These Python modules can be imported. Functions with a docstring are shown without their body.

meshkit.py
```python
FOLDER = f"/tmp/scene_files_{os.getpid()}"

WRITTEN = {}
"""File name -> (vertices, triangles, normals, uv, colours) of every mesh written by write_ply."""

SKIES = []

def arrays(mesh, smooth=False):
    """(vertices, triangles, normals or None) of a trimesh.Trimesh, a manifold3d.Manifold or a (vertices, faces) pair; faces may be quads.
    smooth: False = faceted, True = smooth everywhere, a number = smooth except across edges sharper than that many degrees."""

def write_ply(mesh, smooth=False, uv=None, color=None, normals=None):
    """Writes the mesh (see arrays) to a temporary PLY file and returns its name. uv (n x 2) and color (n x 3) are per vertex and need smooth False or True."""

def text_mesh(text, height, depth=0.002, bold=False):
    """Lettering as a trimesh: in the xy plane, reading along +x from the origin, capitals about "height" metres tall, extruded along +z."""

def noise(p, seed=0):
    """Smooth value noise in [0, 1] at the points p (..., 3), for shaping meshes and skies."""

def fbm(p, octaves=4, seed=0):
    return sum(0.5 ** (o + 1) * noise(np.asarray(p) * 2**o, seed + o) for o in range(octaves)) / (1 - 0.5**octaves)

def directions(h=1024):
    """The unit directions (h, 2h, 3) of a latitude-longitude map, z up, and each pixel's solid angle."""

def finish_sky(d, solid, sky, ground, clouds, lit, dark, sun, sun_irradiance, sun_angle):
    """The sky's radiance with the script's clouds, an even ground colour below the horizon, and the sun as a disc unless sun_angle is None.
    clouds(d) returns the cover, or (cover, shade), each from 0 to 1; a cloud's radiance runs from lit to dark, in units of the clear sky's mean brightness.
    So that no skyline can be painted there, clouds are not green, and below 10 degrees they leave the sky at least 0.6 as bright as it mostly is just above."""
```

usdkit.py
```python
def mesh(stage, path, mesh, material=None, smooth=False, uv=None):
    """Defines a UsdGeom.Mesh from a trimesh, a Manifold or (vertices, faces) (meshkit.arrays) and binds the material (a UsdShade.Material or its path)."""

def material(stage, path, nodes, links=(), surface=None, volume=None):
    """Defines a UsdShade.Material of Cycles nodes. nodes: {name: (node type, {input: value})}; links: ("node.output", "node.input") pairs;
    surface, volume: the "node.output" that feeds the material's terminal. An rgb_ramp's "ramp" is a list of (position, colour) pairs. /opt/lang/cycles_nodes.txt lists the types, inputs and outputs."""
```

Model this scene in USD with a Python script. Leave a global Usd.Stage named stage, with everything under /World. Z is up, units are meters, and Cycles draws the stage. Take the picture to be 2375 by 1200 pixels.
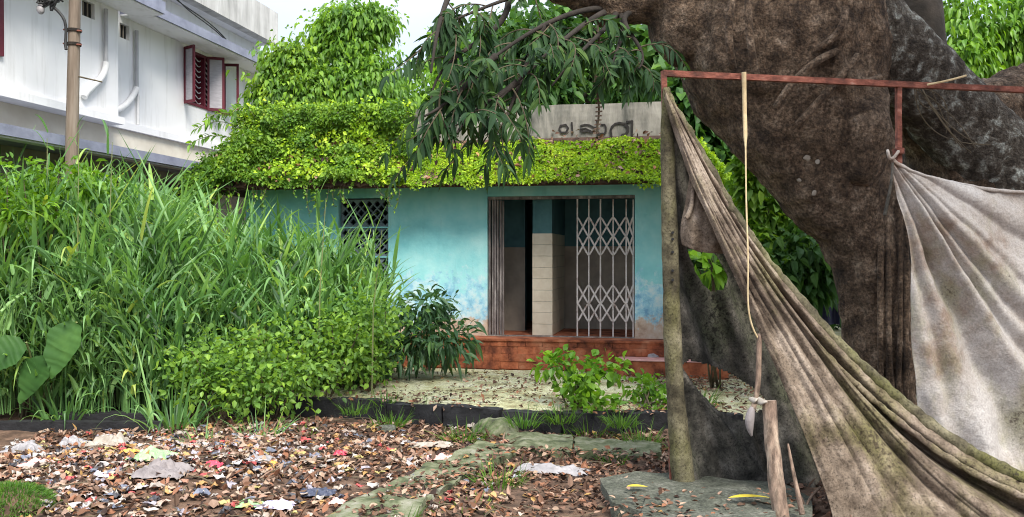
import math, numpy as np, trimesh, manifold3d as m3, shapely, usdkit, meshkit
from shapely.geometry import Polygon, LineString, box as sbox
from shapely.ops import unary_union
from scipy.sparse import coo_matrix
from scipy.sparse.csgraph import connected_components
from scipy.interpolate import CubicSpline, PchipInterpolator
from pxr import Usd, UsdGeom, UsdLux, UsdShade, Gf, Sdf, Vt

stage = Usd.Stage.CreateInMemory()
UsdGeom.SetStageUpAxis(stage, 'Z'); UsdGeom.SetStageMetersPerUnit(stage, 1.0)
UsdGeom.Xform.Define(stage, '/World'); UsdGeom.Scope.Define(stage, '/World/Looks')

# ------------------------------------------------------------------ camera, sky, sun, exposure
F, CX, HY, EYE = 2056.0, 1187.5, 590.0, 2.0
cam = UsdGeom.Camera.Define(stage, '/World/camera')
cam.CreateHorizontalApertureAttr(36.0); cam.CreateFocalLengthAttr(36.0 * F / 2375)
cam.CreateExposureAttr(1.5)
cam.AddTranslateOp().Set((0, 0, EYE)); cam.AddRotateXOp().Set(90 - math.degrees(math.atan(10 / F)))

SUN_EL, SUN_AZ = math.radians(50), math.radians(155)      # azimuth = atan2(x, y) of the direction towards the sun
sun = UsdLux.DistantLight.Define(stage, '/World/sun')
sun.CreateIntensityAttr(.62); sun.CreateAngleAttr(26.0); sun.CreateColorAttr((1.0, .95, .86))
sun.GetPrim().CreateAttribute('inputs:normalize', Sdf.ValueTypeNames.Bool).Set(True)
sun.AddRotateZOp().Set(-math.degrees(SUN_AZ)); sun.AddRotateXOp().Set(-(90 - math.degrees(SUN_EL)))
sky = UsdLux.DomeLight.Define(stage, '/World/sky')
skymat = usdkit.material(stage, '/World/Looks/sky_look', {
    'sky': ('sky_texture', {'sky_type': 'single_scattering', 'sun_disc': False, 'sun_elevation': SUN_EL, 'sun_rotation': SUN_AZ}),
    'tc': ('texture_coordinate', {}),
    'map': ('mapping', {'scale': (1.0, 1.0, 2.2)}),
    'n': ('noise_texture', {'scale': 2.3, 'detail': 7, 'roughness': .58}),
    'r': ('rgb_ramp', {'ramp': [(0, (.5, .5, .5)), (.42, (.62, .62, .62)), (.62, (1, 1, 1)), (1, (1, 1, 1))]}),
    'mix': ('mix_color', {}), 'sx': ('separate_xyz', {}), 'zr': ('map_range', {'from_min': 0.0, 'from_max': 1.0, 'to_min': .2, 'to_max': 1.0}), 'cl': ('mix_color', {'blend_type': 'multiply', 'fac': 1.0, 'a': (7.7, 8.25, 9.3), 'use_clamp': False}), 'zc': ('combine_xyz', {}),
    'bg': ('background_shader', {'strength': .115})},
    [('tc.generated', 'map.vector'), ('map.vector', 'n.vector'), ('n.fac', 'r.fac'), ('r.color', 'mix.fac'), ('sky.color', 'mix.a'), ('tc.generated', 'sx.vector'), ('sx.z', 'zr.value'), ('zr.result', 'zc.x'), ('zr.result', 'zc.y'), ('zr.result', 'zc.z'), ('zc.vector', 'cl.b'), ('cl.result', 'mix.b'), ('mix.result', 'bg.color')],
    surface='bg.background')
UsdShade.MaterialBindingAPI.Apply(sky.GetPrim()).Bind(skymat)

# ------------------------------------------------------------------ helpers
R = np.random.default_rng(7)
def at(px, py, Y): return np.array([(px - CX) / F * Y, Y, EYE + (HY - py) / F * Y])
def on(px, py, z=0.0):                                   # the point of the level z seen at that pixel
    return at(px, py, (EYE - z) * F / (py - HY))
_names = {}
def numbered(parent, name):
    k = (parent, name); n = _names.get(k, -1) + 1; _names[k] = n
    return name if n == 0 else f'{name}_{n:03d}'
def path_of(p): return '/World' if p is None else str(p.GetPath())
def tag(prim, label=None, cat=None, group=None, kind=None):
    for k, v in (('label', label), ('category', cat), ('group', group), ('kind', kind)):
        if v: prim.SetCustomDataByKey(k, v)
    return prim
def cat(*ms):
    vs, fs, n = [], [], 0
    for m in ms:
        v, f, _ = meshkit.arrays(m)
        vs.append(v); fs.append(f + n); n += len(v)
    return np.vstack(vs), np.vstack(fs)
ISLAND, RI = set(), np.random.default_rng(99)
def obj(name, mesh, mat, parent=None, smooth=False, label=None, catg=None, group=None, kind=None):
    p = path_of(parent)
    if mat in ISLAND:                                      # each connected piece gets a random number of its own
        v, f, _ = meshkit.arrays(mesh); mesh = (v, f)
        e = np.vstack([f[:, [0, 1]], f[:, [1, 2]]]); n, lab = connected_components(coo_matrix((np.ones(len(e)), (e[:, 0], e[:, 1])), (len(v), len(v))), False)
        m = usdkit.mesh(stage, f'{p}/{numbered(p, name)}', mesh, MAT[mat], smooth=smooth is True or smooth is not False and smooth >= 60)
        UsdGeom.PrimvarsAPI(m).CreatePrimvar('piece', Sdf.ValueTypeNames.FloatArray, 'vertex').Set(Vt.FloatArray.FromNumpy(RI.random(n)[lab].astype(np.float32)))
        return tag(m.GetPrim(), label, catg, group, kind)
    m = usdkit.mesh(stage, f'{p}/{numbered(p, name)}', mesh, MAT[mat], smooth=smooth)
    return tag(m.GetPrim(), label, catg, group, kind)
def thing(name, label, catg, loc=(0, 0, 0), group=None):
    x = UsdGeom.Xform.Define(stage, '/World/' + numbered('/World', name))
    x.AddTranslateOp().Set(tuple(map(float, loc)))
    return tag(x.GetPrim(), label, catg, group)
def shift(mesh, loc):
    v, f, _ = meshkit.arrays(mesh); return v - np.asarray(loc), f
def bx(x0, x1, y0, y1, z0, z1, bev=0.0):
    if bev:
        c = m3.Manifold.batch_hull([m3.Manifold.sphere(bev, 4).translate((x, y, z)) for x in (x0 + bev, x1 - bev) for y in (y0 + bev, y1 - bev) for z in (z0 + bev, z1 - bev)]) if False else None
        pts = []
        for a, b, c_ in ((bev, 0, 0), (0, bev, 0), (0, 0, bev)):
            o = [bev - a if a else bev, bev - b if b else bev, bev - c_ if c_ else bev]
            for x in (x0 + o[0], x1 - o[0]):
                for y in (y0 + o[1], y1 - o[1]):
                    for z in (z0 + o[2], z1 - o[2]): pts.append((x, y, z))
        h = trimesh.convex.convex_hull(np.array(pts)); return np.array(h.vertices), np.array(h.faces)
    m = trimesh.creation.box([x1 - x0, y1 - y0, z1 - z0]); m.apply_translation([(x0 + x1) / 2, (y0 + y1) / 2, (z0 + z1) / 2])
    return np.array(m.vertices), np.array(m.faces)
def tube(points, radii, sides=8, cap=True):
    p = np.asarray(points, float); t = np.gradient(p, axis=0); t /= np.linalg.norm(t, axis=1, keepdims=True) + 1e-12
    ref = np.where(np.abs(t[:, 2:]) < .9, [0, 0, 1.], [1., 0, 0])
    if np.abs(t[:, 2]).mean() > .6: ref = np.tile([1., 0.05, 0], (len(p), 1))
    a = np.cross(t, ref); a /= np.linalg.norm(a, axis=1, keepdims=True) + 1e-12
    b = np.cross(t, a); r = np.broadcast_to(radii, (len(p),))[:, None, None]; g = np.arange(sides) * 2 * np.pi / sides
    v = (p[:, None] + r * (np.cos(g)[None, :, None] * a[:, None] + np.sin(g)[None, :, None] * b[:, None])).reshape(-1, 3)
    i, j = np.meshgrid(np.arange(len(p) - 1), np.arange(sides), indexing='ij'); k = (j + 1) % sides
    q = np.stack([i * sides + j, i * sides + k, (i + 1) * sides + k, (i + 1) * sides + j], -1).reshape(-1, 4)
    f = np.vstack([q[:, [0, 1, 2]], q[:, [0, 2, 3]]])
    if cap:
        n = len(v); v = np.vstack([v, p[0], p[-1]]); s = np.arange(sides)
        f = np.vstack([f, np.stack([s, np.full(sides, n), (s + 1) % sides], 1), np.stack([n - sides + s, n - sides + (s + 1) % sides, np.full(sides, n + 1)], 1)])
    return v, f[:, ::-1]
def bar(a, b, w, h=None, up=(0, 0, 1)):                   # a square bar between two points
    a, b = np.asarray(a, float), np.asarray(b, float); h = h or w
    t = (b - a); L = np.linalg.norm(t); t /= L
    s = np.cross(t, up); 
    if np.linalg.norm(s) < 1e-3: s = np.cross(t, (1, 0, 0))
    s /= np.linalg.norm(s); u = np.cross(s, t)
    m = trimesh.creation.box([L, w, h]); v = np.array(m.vertices)
    return (a + b) / 2 + v[:, :1] * t + v[:, 1:2] * s + v[:, 2:] * u, np.array(m.faces)
def spline(P, n):
    P = np.asarray(P, float); d = np.r_[0, np.cumsum(np.linalg.norm(np.diff(P, axis=0), axis=1))]
    return CubicSpline(d, P)(np.linspace(0, d[-1], n))
def solidify(v, q, t):                                    # a sheet of quads gets its thickness and a rim
    n = np.zeros_like(v); fn = np.cross(v[q[:, 2]] - v[q[:, 0]], v[q[:, 3]] - v[q[:, 1]])
    for k in range(4): np.add.at(n, q[:, k], fn)
    n /= np.linalg.norm(n, axis=1, keepdims=True) + 1e-12
    N = len(v); e = np.vstack([q[:, [k, (k + 1) % 4]] for k in range(4)])
    key = np.sort(e, 1); _, inv, cnt = np.unique(key, axis=0, return_inverse=True, return_counts=True)
    b = e[cnt[inv.ravel()] == 1]
    rim = np.stack([b[:, 1], b[:, 0], b[:, 0] + N, b[:, 1] + N], 1)
    return np.vstack([v, v - n * t]), np.vstack([q, q[:, ::-1] + N, rim])
def sheet(rows, nu, nv, disp=None, hole=None, t=.004, floor=False):
    """A cloth through rows of (px, py, Y); disp(u, v, px, py) moves it along Y (towards the camera if negative); hole(px, py) -> True where torn away."""
    C = np.array([[(a, b, c) for a, b, c in r] for r in rows], float)
    us, vs = np.linspace(0, 1, C.shape[1]), np.linspace(0, 1, C.shape[0])
    G = CubicSpline(us, C, axis=1)(np.linspace(0, 1, nu)); G = PchipInterpolator(vs, G, axis=0)(np.linspace(0, 1, nv))
    v_, u_ = np.meshgrid(np.linspace(0, 1, nv), np.linspace(0, 1, nu), indexing='ij')
    px, py, Y = G[..., 0], G[..., 1], G[..., 2]
    P = np.stack([(px - CX) / F * Y, Y, EYE + (HY - py) / F * Y], -1)
    if disp is not None: P[..., 1] += disp(u_, v_, px, py)
    if floor:
        z0_ = low_z(P[..., 0], P[..., 1]) + .03; dz_ = np.clip(z0_ - P[..., 2], 0, 9); P[..., 2] += dz_; P[..., 1] -= .5 * np.minimum(dz_, .6)
    i, j = np.meshgrid(np.arange(nv - 1), np.arange(nu - 1), indexing='ij')
    q = np.stack([i * nu + j, i * nu + j + 1, (i + 1) * nu + j + 1, (i + 1) * nu + j], -1).reshape(-1, 4)
    if hole is not None:
        h = hole(px, py).ravel(); q = q[~h[q].any(1)]
    return solidify(P.reshape(-1, 3), q, t)
def inpoly(poly, px, py):
    return shapely.contains_xy(Polygon(poly).buffer(0), px, py)
def leaves(pos, dirs, L, W, n=3, droop=.25, fold=.18, prof='leaf', up=None, rng=R, roll=.6):
    """N leaves at once: each an island of 2 n strips bent along its length, folded at its midrib."""
    N = len(pos); d = dirs / (np.linalg.norm(dirs, axis=1, keepdims=True) + 1e-9)
    L, W = np.broadcast_to(L, N), np.broadcast_to(W, N); droop = np.broadcast_to(droop, N)
    u = np.tile([0, 0, 1.], (N, 1)) if up is None else up
    u = u + rng.normal(0, roll, (N, 3))
    s = np.cross(d, u); s /= np.linalg.norm(s, axis=1, keepdims=True) + 1e-9
    nn = np.cross(s, d)
    t = np.linspace(0, 1, n + 1)
    w = {'leaf': np.sin(np.pi * np.clip(t, 0, 1) ** .8) ** .9 + .04, 'blade': (1 - t) ** .75 * np.minimum(1, .55 + 2.2 * t), 'heart': np.where(t < .3, np.sqrt(np.clip(t / .3, 0, 1)), np.cos((np.clip(t, .3, 1) - .3) / .7 * np.pi / 2) ** .8), 'round': np.sqrt(np.clip(1 - (2 * t - 1) ** 2, 0, 1)) + .03}[prof]
    w = np.maximum(w, .02)
    c = pos[:, None] + d[:, None] * (L[:, None] * t)[..., None]
    # arching: the further out the lower, keeping the blade's length roughly
    dr = droop[:, None] * L[:, None] * t ** 2
    c[..., 2] -= dr
    c -= (d * [1, 1, 0])[:, None] * (dr * .25 * t)[..., None]
    off = s[:, None] * (W[:, None] / 2 * w)[..., None]
    lift = nn[:, None] * (W[:, None] * fold * w)[..., None]
    v = np.stack([c - off + lift, c, c + off + lift], 2)    # N, n+1, 3, 3
    base = (np.arange(N) * (n + 1) * 3)[:, None, None]
    k = (np.arange(n) * 3)[None, :, None]
    quads = []
    for a in (0, 1):
        quads.append(np.stack([base + k + a, base + k + a + 1, base + k + a + 4, base + k + a + 3], -1).reshape(-1, 4))
    q = np.vstack(quads)
    return v.reshape(-1, 3), np.vstack([q[:, [0, 1, 2]], q[:, [0, 2, 3]]])
def rdir(n, rng=R):
    v = rng.normal(size=(n, 3)); return v / np.linalg.norm(v, axis=1, keepdims=True)
def clumps(blobs, per, leafL, leafW, shell=.55, droop=.3, prof='leaf', rng=R, seg=3, out=.8, down=.1, clump=.28, nclump=None):
    """Foliage: blobs = (centre, radii); clumps sit on the outer part of each blob, leaves around each clump."""
    V = []
    for c, r in blobs:
        c, r = np.asarray(c, float), np.broadcast_to(np.asarray(r, float), 3)
        nc = nclump or max(6, int(26 * (r.prod() ** (1 / 3)) / clump * .5))
        d = rdir(nc, rng); rad = rng.uniform(shell, 1.0, (nc, 1)) * (.78 + .45 * rng.random((nc, 1)))
        cc = c + d * r * rad
        idx = np.repeat(np.arange(nc), per)
        p = cc[idx] + rng.normal(0, clump * .5, (len(idx), 3)) * [1, 1, .8]
        dd = (p - c) / r; dd = dd / (np.linalg.norm(dd, axis=1, keepdims=True) + 1e-9) * out + rdir(len(idx), rng) * .8 - [0, 0, down]
        k = rng.uniform(.6, 1.25, len(idx))
        V.append(leaves(p, dd, leafL * k, leafW * k, n=seg, droop=droop, prof=prof, rng=rng))
    return cat(*V)
def skin(chains, edge=.07, rounds=12, noise=(.05, 2.2), seed=0, ridges=0.0):
    """One continuous wood surface: hulls of spheres along each chain, united, refined, smoothed and given bark relief."""
    parts = []
    for ch in chains:
        s = [m3.Manifold.sphere(r, 28).translate(tuple(map(float, p))) for p, r in ch]
        parts += [m3.Manifold.batch_hull([s[i], s[i + 1]]) for i in range(len(s) - 1)]
    M = m3.Manifold.batch_boolean(parts, m3.OpType.Add).refine_to_length(edge)
    mm = M.to_mesh(); t = trimesh.Trimesh(mm.vert_properties[:, :3], mm.tri_verts, process=True)
    trimesh.smoothing.filter_taubin(t, iterations=rounds)
    v = np.array(t.vertices); n = np.array(t.vertex_normals)
    h = (meshkit.fbm(v * noise[1], 5, seed) - .5) * 2 * noise[0]
    h += (meshkit.fbm(v * noise[1] * 5 * [1, 1, .55], 3, seed + 9) - .5) * noise[0] * .7
    if ridges:
        h += ridges * (np.abs(meshkit.fbm(v * [3.2, 3.2, .7], 3, seed + 5) - .5) * -4 + .4)
    return v + n * h[:, None], np.array(t.faces)
def tess(mesh, size):
    t = trimesh.Trimesh(*meshkit.arrays(mesh)[:2], process=True)
    v, f = trimesh.remesh.subdivide_to_size(t.vertices, t.faces, size, max_iter=14); 
    t = trimesh.Trimesh(v, f, process=True); return np.array(t.vertices), np.array(t.faces)
def rough(mesh, amp, scale, size, seed=3):
    v, f = tess(mesh, size); t = trimesh.Trimesh(v, f, process=False)
    off = np.stack([meshkit.fbm(v * scale + k * 31.7, 4, seed + k) for k in range(3)], 1) - .5
    return v + off * 2 * amp, f

# ------------------------------------------------------------------ materials
MAT = {}
g1 = lambda k: (k, k, k)
def mat(name, stops, scale=6, rough=.8, bump=.3, detail=6, dist=.02, stretch=None, island=None, trans=None, spec=.35, bscale=None, metallic=0, extra=None, distort=0.0, fine=None):
    """stops: ramp over noise; island: mixes in a ramp over each island's own random number; trans: translucent share."""
    N = {'g': ('geometry', {}), 'm': ('mapping', {'scale': stretch or (1, 1, 1)}),
         'n': ('noise_texture', {'scale': scale, 'detail': detail, 'roughness': .62, 'distortion': distort}),
         'r': ('rgb_ramp', {'ramp': stops}), 'p': ('principled_bsdf', {'roughness': rough, 'specular_ior_level': spec, 'metallic': metallic})}
    Lk = [('g.position', 'm.vector'), ('m.vector', 'n.vector'), ('n.fac', 'r.fac')]
    col = 'r.color'
    if extra:
        ex_n, ex_l, col = extra(col); N.update(ex_n); Lk += ex_l
    if fine:
        N['fn'] = ('noise_texture', {'scale': fine[0], 'detail': 8, 'roughness': .7}); N['fr'] = ('rgb_ramp', {'ramp': [(.36, g1(fine[1])), (.5, g1(.9)), (.64, g1(fine[2]))]}); N['fm'] = ('mix_color', {'blend_type': 'multiply', 'fac': 1.0, 'use_clamp': False})
        Lk += [('m.vector', 'fn.vector'), ('fn.fac', 'fr.fac'), (col, 'fm.a'), ('fr.color', 'fm.b')]; col = 'fm.result'
    if island:
        ISLAND.add(name); N['at'] = ('attribute', {'attribute': 'piece'})
        N['ir'] = ('rgb_ramp', {'ramp': island, 'interpolate': len(island) < 9})
        N['im'] = ('mix_color', {'blend_type': 'multiply', 'fac': 1.0})
        Lk += [('at.fac', 'ir.fac'), (col, 'im.a'), ('ir.color', 'im.b')]; col = 'im.result'
    Lk.append((col, 'p.base_color'))
    if bump:
        N['bn'] = ('noise_texture', {'scale': bscale or scale * 4, 'detail': 5, 'roughness': .65}); N['b'] = ('bump', {'strength': bump, 'distance': dist})
        Lk += [('m.vector', 'bn.vector'), ('bn.fac', 'b.height'), ('b.normal', 'p.normal')]
    out = 'p.BSDF'
    if trans:
        N['t'] = ('translucent_bsdf', {}); N['mx'] = ('mix_closure', {'fac': trans})
        N['tc'] = ('mix_color', {'blend_type': 'multiply', 'fac': 1.0, 'b': (1.6, 1.5, .55), 'use_clamp': False})
        Lk += [(col, 'tc.a'), ('tc.result', 't.color'), ('p.BSDF', 'mx.closure1'), ('t.BSDF', 'mx.closure2')]; out = 'mx.closure'
    MAT[name] = usdkit.material(stage, '/World/Looks/' + name, N, Lk, surface=out)
VARG = [(0, (.28, .34, .36)), (.3, (.72, .82, .78)), (.55, (1, 1, 1)), (.8, (1.3, 1.25, 1.35)), (.94, (1.75, 1.55, 1.7)), (.97, (2.2, 1.6, 1.1)), (1, (2.6, 1.6, 1.2))]
VAR = [(0, (.55, .6, .6)), (.3, (.85, .9, .8)), (.6, (1, 1, 1)), (.85, (1.25, 1.15, .8)), (1, (1.7, 1.5, .95))]
mat('grass_look', [(.3, (.075, .18, .048)), (.5, (.13, .265, .078)), (.7, (.20, .35, .12))], 1.3, .5, 0, island=VARG, trans=.35, spec=.5)
mat('short_grass_look', [(.3, (.05, .13, .02)), (.7, (.10, .2, .03))], 2, .5, 0, island=VAR, trans=.35)
mat('bush_look', [(.3, (.08, .18, .035)), (.5, (.15, .28, .05)), (.7, (.22, .37, .07))], 2.2, .5, 0, island=VAR, trans=.35)
mat('creeper_dark_look', [(.3, (.06, .15, .022)), (.5, (.12, .24, .028)), (.68, (.23, .36, .035))], 2.2, .5, 0, island=VAR, trans=.3)
mat('creeper_bright_look', [(.3, (.16, .30, .025)), (.5, (.27, .43, .03)), (.7, (.42, .53, .05))], 2.6, .55, 0, island=VAR, trans=.3)
mat('tree_leaf_look', [(.3, (.022, .07, .016)), (.5, (.05, .125, .03)), (.7, (.10, .21, .05))], 1.2, .55, 0, island=VAR, trans=.3, spec=.25)
mat('dark_leaf_look', [(.3, (.012, .036, .016)), (.55, (.03, .07, .026)), (.72, (.06, .115, .04))], 2, .6, 0, island=VAR, trans=.25, spec=.16)
mat('blue_leaf_look', [(.3, (.03, .085, .036)), (.7, (.075, .155, .07))], 2.5, .5, 0, island=VAR, trans=.25, spec=.4)
mat('pale_leaf_look', [(.3, (.075, .18, .03)), (.7, (.19, .35, .05))], 1.2, .5, 0, island=VAR, trans=.4)
mat('bright_leaf_look', [(.3, (.08, .2, .018)), (.7, (.15, .29, .03))], 2, .45, 0, island=VAR, trans=.4)
mat('stalk_look', [(.3, (.1, .15, .04)), (.7, (.2, .2, .09))], 6, .7, 0)
mat('dry_leaf_look', [(.3, (.75, .72, .7)), (.7, (1.15, 1.1, 1.05))], 9, .75, .2, island=[(0, (.03, .016, .011)), (.16, (.09, .048, .03)), (.3, (.2, .115, .078)), (.42, (.14, .07, .04)), (.54, (.29, .19, .14)), (.66, (.24, .11, .06)), (.78, (.11, .068, .045)), (.9, (.36, .26, .19)), (.97, (.32, .2, .07)), (1, (.2, .16, .04))])
mat('yellow_leaf_look', [(.3, (.45, .33, .03)), (.7, (.6, .5, .06))], 9, .6, .1)
lit = [(.34, .30, .27), (.36, .27, .2), (.36, .19, .13), (.42, .35, .3), (.33, .31, .36), (.18, .1, .06), (.45, .26, .1), (.48, .45, .42), (.42, .08, .08), (.26, .17, .12), (.16, .18, .24), (.46, .35, .29), (.42, .36, .14), (.06, .06, .07), (.5, .48, .48), (.32, .22, .17)]
mat('litter_look', [(.3, (.72, .7, .68)), (.7, (1.05, 1.03, 1.0))], 14, .5, .3, island=[((i + .0) / len(lit), c) for i, c in enumerate(lit)] + [(1, lit[-1])])
mat('soil_look', [(.25, (.035, .022, .015)), (.45, (.09, .055, .036)), (.6, (.17, .105, .07)), (.78, (.30, .2, .14))], 5, .95, .8, dist=.05, bscale=26)
mat('terrace_look', [(.28, (.09, .07, .04)), (.38, (.26, .23, .12)), (.48, (.42, .42, .24)), (.62, (.52, .51, .36))], 3.2, .95, .6, detail=9, bscale=40, fine=(50, .5, 1.4))
mat('black_stone_look', [(.3, (.008, .008, .009)), (.6, (.018, .018, .02)), (.8, (.05, .05, .05))], 5, .8, .6, bscale=30)
mat('moss_stone_look', [(.3, (.03, .035, .02)), (.43, (.08, .095, .045)), (.55, (.15, .16, .095)), (.72, (.25, .24, .19))], 6, .92, .7, bscale=34, detail=8)
mat('grey_stone_look', [(.25, (.04, .045, .032)), (.5, (.085, .09, .068)), (.75, (.17, .17, .14))], 5, .9, .9, bscale=40, detail=8, fine=(36, .45, 1.5))
mat('bark_look', [(.28, (.022, .014, .009)), (.42, (.075, .048, .03)), (.52, (.14, .094, .061)), (.62, (.22, .158, .11)), (.74, (.36, .29, .22))], 5, .95, 1.0, dist=.07, bscale=36, detail=14, stretch=(1, 1, .9), distort=.2, fine=(30, .3, 1.7))
mat('grey_bark_look', [(.3, (.02, .016, .012)), (.46, (.065, .052, .04)), (.55, (.13, .115, .095)), (.63, (.30, .31, .28)), (.76, (.48, .5, .46))], 8, .95, 1.0, dist=.06, bscale=34, detail=12, distort=.5, fine=(40, .45, 1.5))
mat('dark_bark_look', [(.3, (.012, .010, .008)), (.7, (.04, .032, .026))], 4, .95, .8)
mat('twig_look', [(.3, (.05, .04, .025)), (.7, (.14, .11, .07))], 8, .9, .3)
mat('rust_look', [(.3, (.045, .018, .013)), (.47, (.13, .042, .028)), (.6, (.22, .075, .05)), (.75, (.33, .2, .155))], 14, .85, .5, stretch=(.5, 1, 1))
mat('red_mason_look', [(.3, (.05, .016, .010)), (.42, (.17, .05, .025)), (.54, (.33, .10, .045)), (.72, (.42, .18, .10))], 4.2, .9, .6, detail=9, island=[(0, (.8, .78, .75)), (.5, (1, 1, 1)), (1, (1.15, 1.1, 1.05))])
mat('roof_tile_look', [(.3, (.03, .02, .016)), (.6, (.09, .05, .035)), (.8, (.16, .1, .07))], 7, .9, .5)
mat('tile_look', [(.3, (.5, .43, .33)), (.6, (.62, .55, .44)), (.8, (.66, .6, .5))], 5, .35, .1, island=[(0, (.93, .93, .93)), (1, (1.03, 1.02, 1))], spec=.5)
mat('dado_look', [(.3, (.2, .17, .14)), (.7, (.34, .29, .23))], 3, .5, .2)
mat('grout_look', [(.3, (.25, .2, .15)), (.7, (.36, .3, .24))], 9, .9, .2)
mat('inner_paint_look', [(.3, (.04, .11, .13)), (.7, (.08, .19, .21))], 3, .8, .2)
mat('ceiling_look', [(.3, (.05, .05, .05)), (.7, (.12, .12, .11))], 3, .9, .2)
mat('old_paint_look', [(.3, (.06, .05, .05)), (.55, (.2, .17, .16)), (.75, (.42, .38, .36))], 12, .7, .3, stretch=(1, 1, .25))
mat('gate_look', [(.3, (.22, .14, .11)), (.46, (.52, .47, .45)), (.8, (.66, .62, .6))], 14, .6, .3, stretch=(1, 1, .4))
mat('jali_look', [(.3, (.10, .13, .15)), (.7, (.2, .25, .27))], 6, .85, .3)
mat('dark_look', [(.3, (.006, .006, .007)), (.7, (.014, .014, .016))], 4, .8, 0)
mat('cream_look', [(.3, (.52, .47, .38)), (.7, (.66, .62, .52))], 2, .85, .2)
mat('ground_floor_look', [(.3, (.22, .19, .16)), (.7, (.34, .3, .26))], 2, .85, .2)
mat('lavender_look', [(.3, (.17, .18, .24)), (.55, (.24, .255, .33)), (.8, (.30, .315, .39))], 2.5, .8, .3, detail=9)
mat('weathered_concrete_look', [(.25, (.25, .245, .24)), (.45, (.42, .41, .40)), (.65, (.56, .55, .54))], 3.2, .9, .5, stretch=(1, 1, .22), detail=9)
mat('parapet_look', [(.28, (.05, .05, .042)), (.42, (.13, .128, .11)), (.56, (.25, .235, .2)), (.75, (.36, .34, .29))], 4.2, .92, .6, stretch=(1, 1, .22), detail=9)
mat('maroon_look', [(.3, (.075, .008, .016)), (.7, (.13, .016, .03))], 5, .55, .1)
mat('shutter_panel_look', [(.3, (.3, .29, .31)), (.7, (.42, .4, .43))], 8, .5, .1, stretch=(1, 1, 4))
mat('steel_grille_look', [(.3, (.3, .3, .31)), (.7, (.45, .45, .46))], 8, .5, .1)
mat('white_pipe_look', [(.3, (.55, .55, .55)), (.7, (.7, .7, .7))], 5, .5, .05)
mat('grey_pipe_look', [(.3, (.32, .32, .33)), (.7, (.42, .42, .43))], 5, .5, .05)
mat('pole_look', [(.25, (.07, .052, .038)), (.5, (.17, .132, .10)), (.75, (.26, .22, .18))], 5, .9, .5, stretch=(2, 2, .18), detail=8)
mat('black_plastic_look', [(.3, (.01, .01, .01)), (.7, (.03, .03, .03))], 6, .6, .1)
mat('letter_look', [(.3, (.012, .011, .010)), (.7, (.035, .03, .026))], 12, .8, .1)
mat('string_look', [(.3, (.35, .26, .14)), (.7, (.5, .4, .24))], 20, .9, .2)
mat('pale_wood_look', [(.3, (.10, .065, .05)), (.5, (.22, .155, .115)), (.7, (.36, .29, .22))], 7, .9, .7, stretch=(1, 1, .3), detail=8, fine=(30, .4, 1.4))
mat('plastic_white_look', [(.3, (.2, .19, .195)), (.7, (.34, .325, .33))], 9, .45, .3)
mat('sack_grey_look', [(.3, (.15, .13, .13)), (.7, (.28, .25, .245))], 9, .7, .4)
mat('sack_beige_look', [(.3, (.24, .205, .165)), (.7, (.4, .36, .31))], 9, .7, .4)
mat('plastic_green_look', [(.3, (.2, .42, .16)), (.7, (.36, .6, .28))], 6, .4, .2)
mat('plastic_red_look', [(.3, (.5, .04, .07)), (.7, (.66, .08, .13))], 6, .4, .2)
mat('plastic_orange_look', [(.3, (.6, .25, .05)), (.7, (.75, .42, .1))], 6, .4, .2)
mat('plastic_pink_look', [(.3, (.62, .3, .27)), (.7, (.75, .44, .4))], 6, .5, .2)
mat('plastic_navy_look', [(.3, (.03, .035, .06)), (.7, (.07, .08, .12))], 6, .4, .2)
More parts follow.
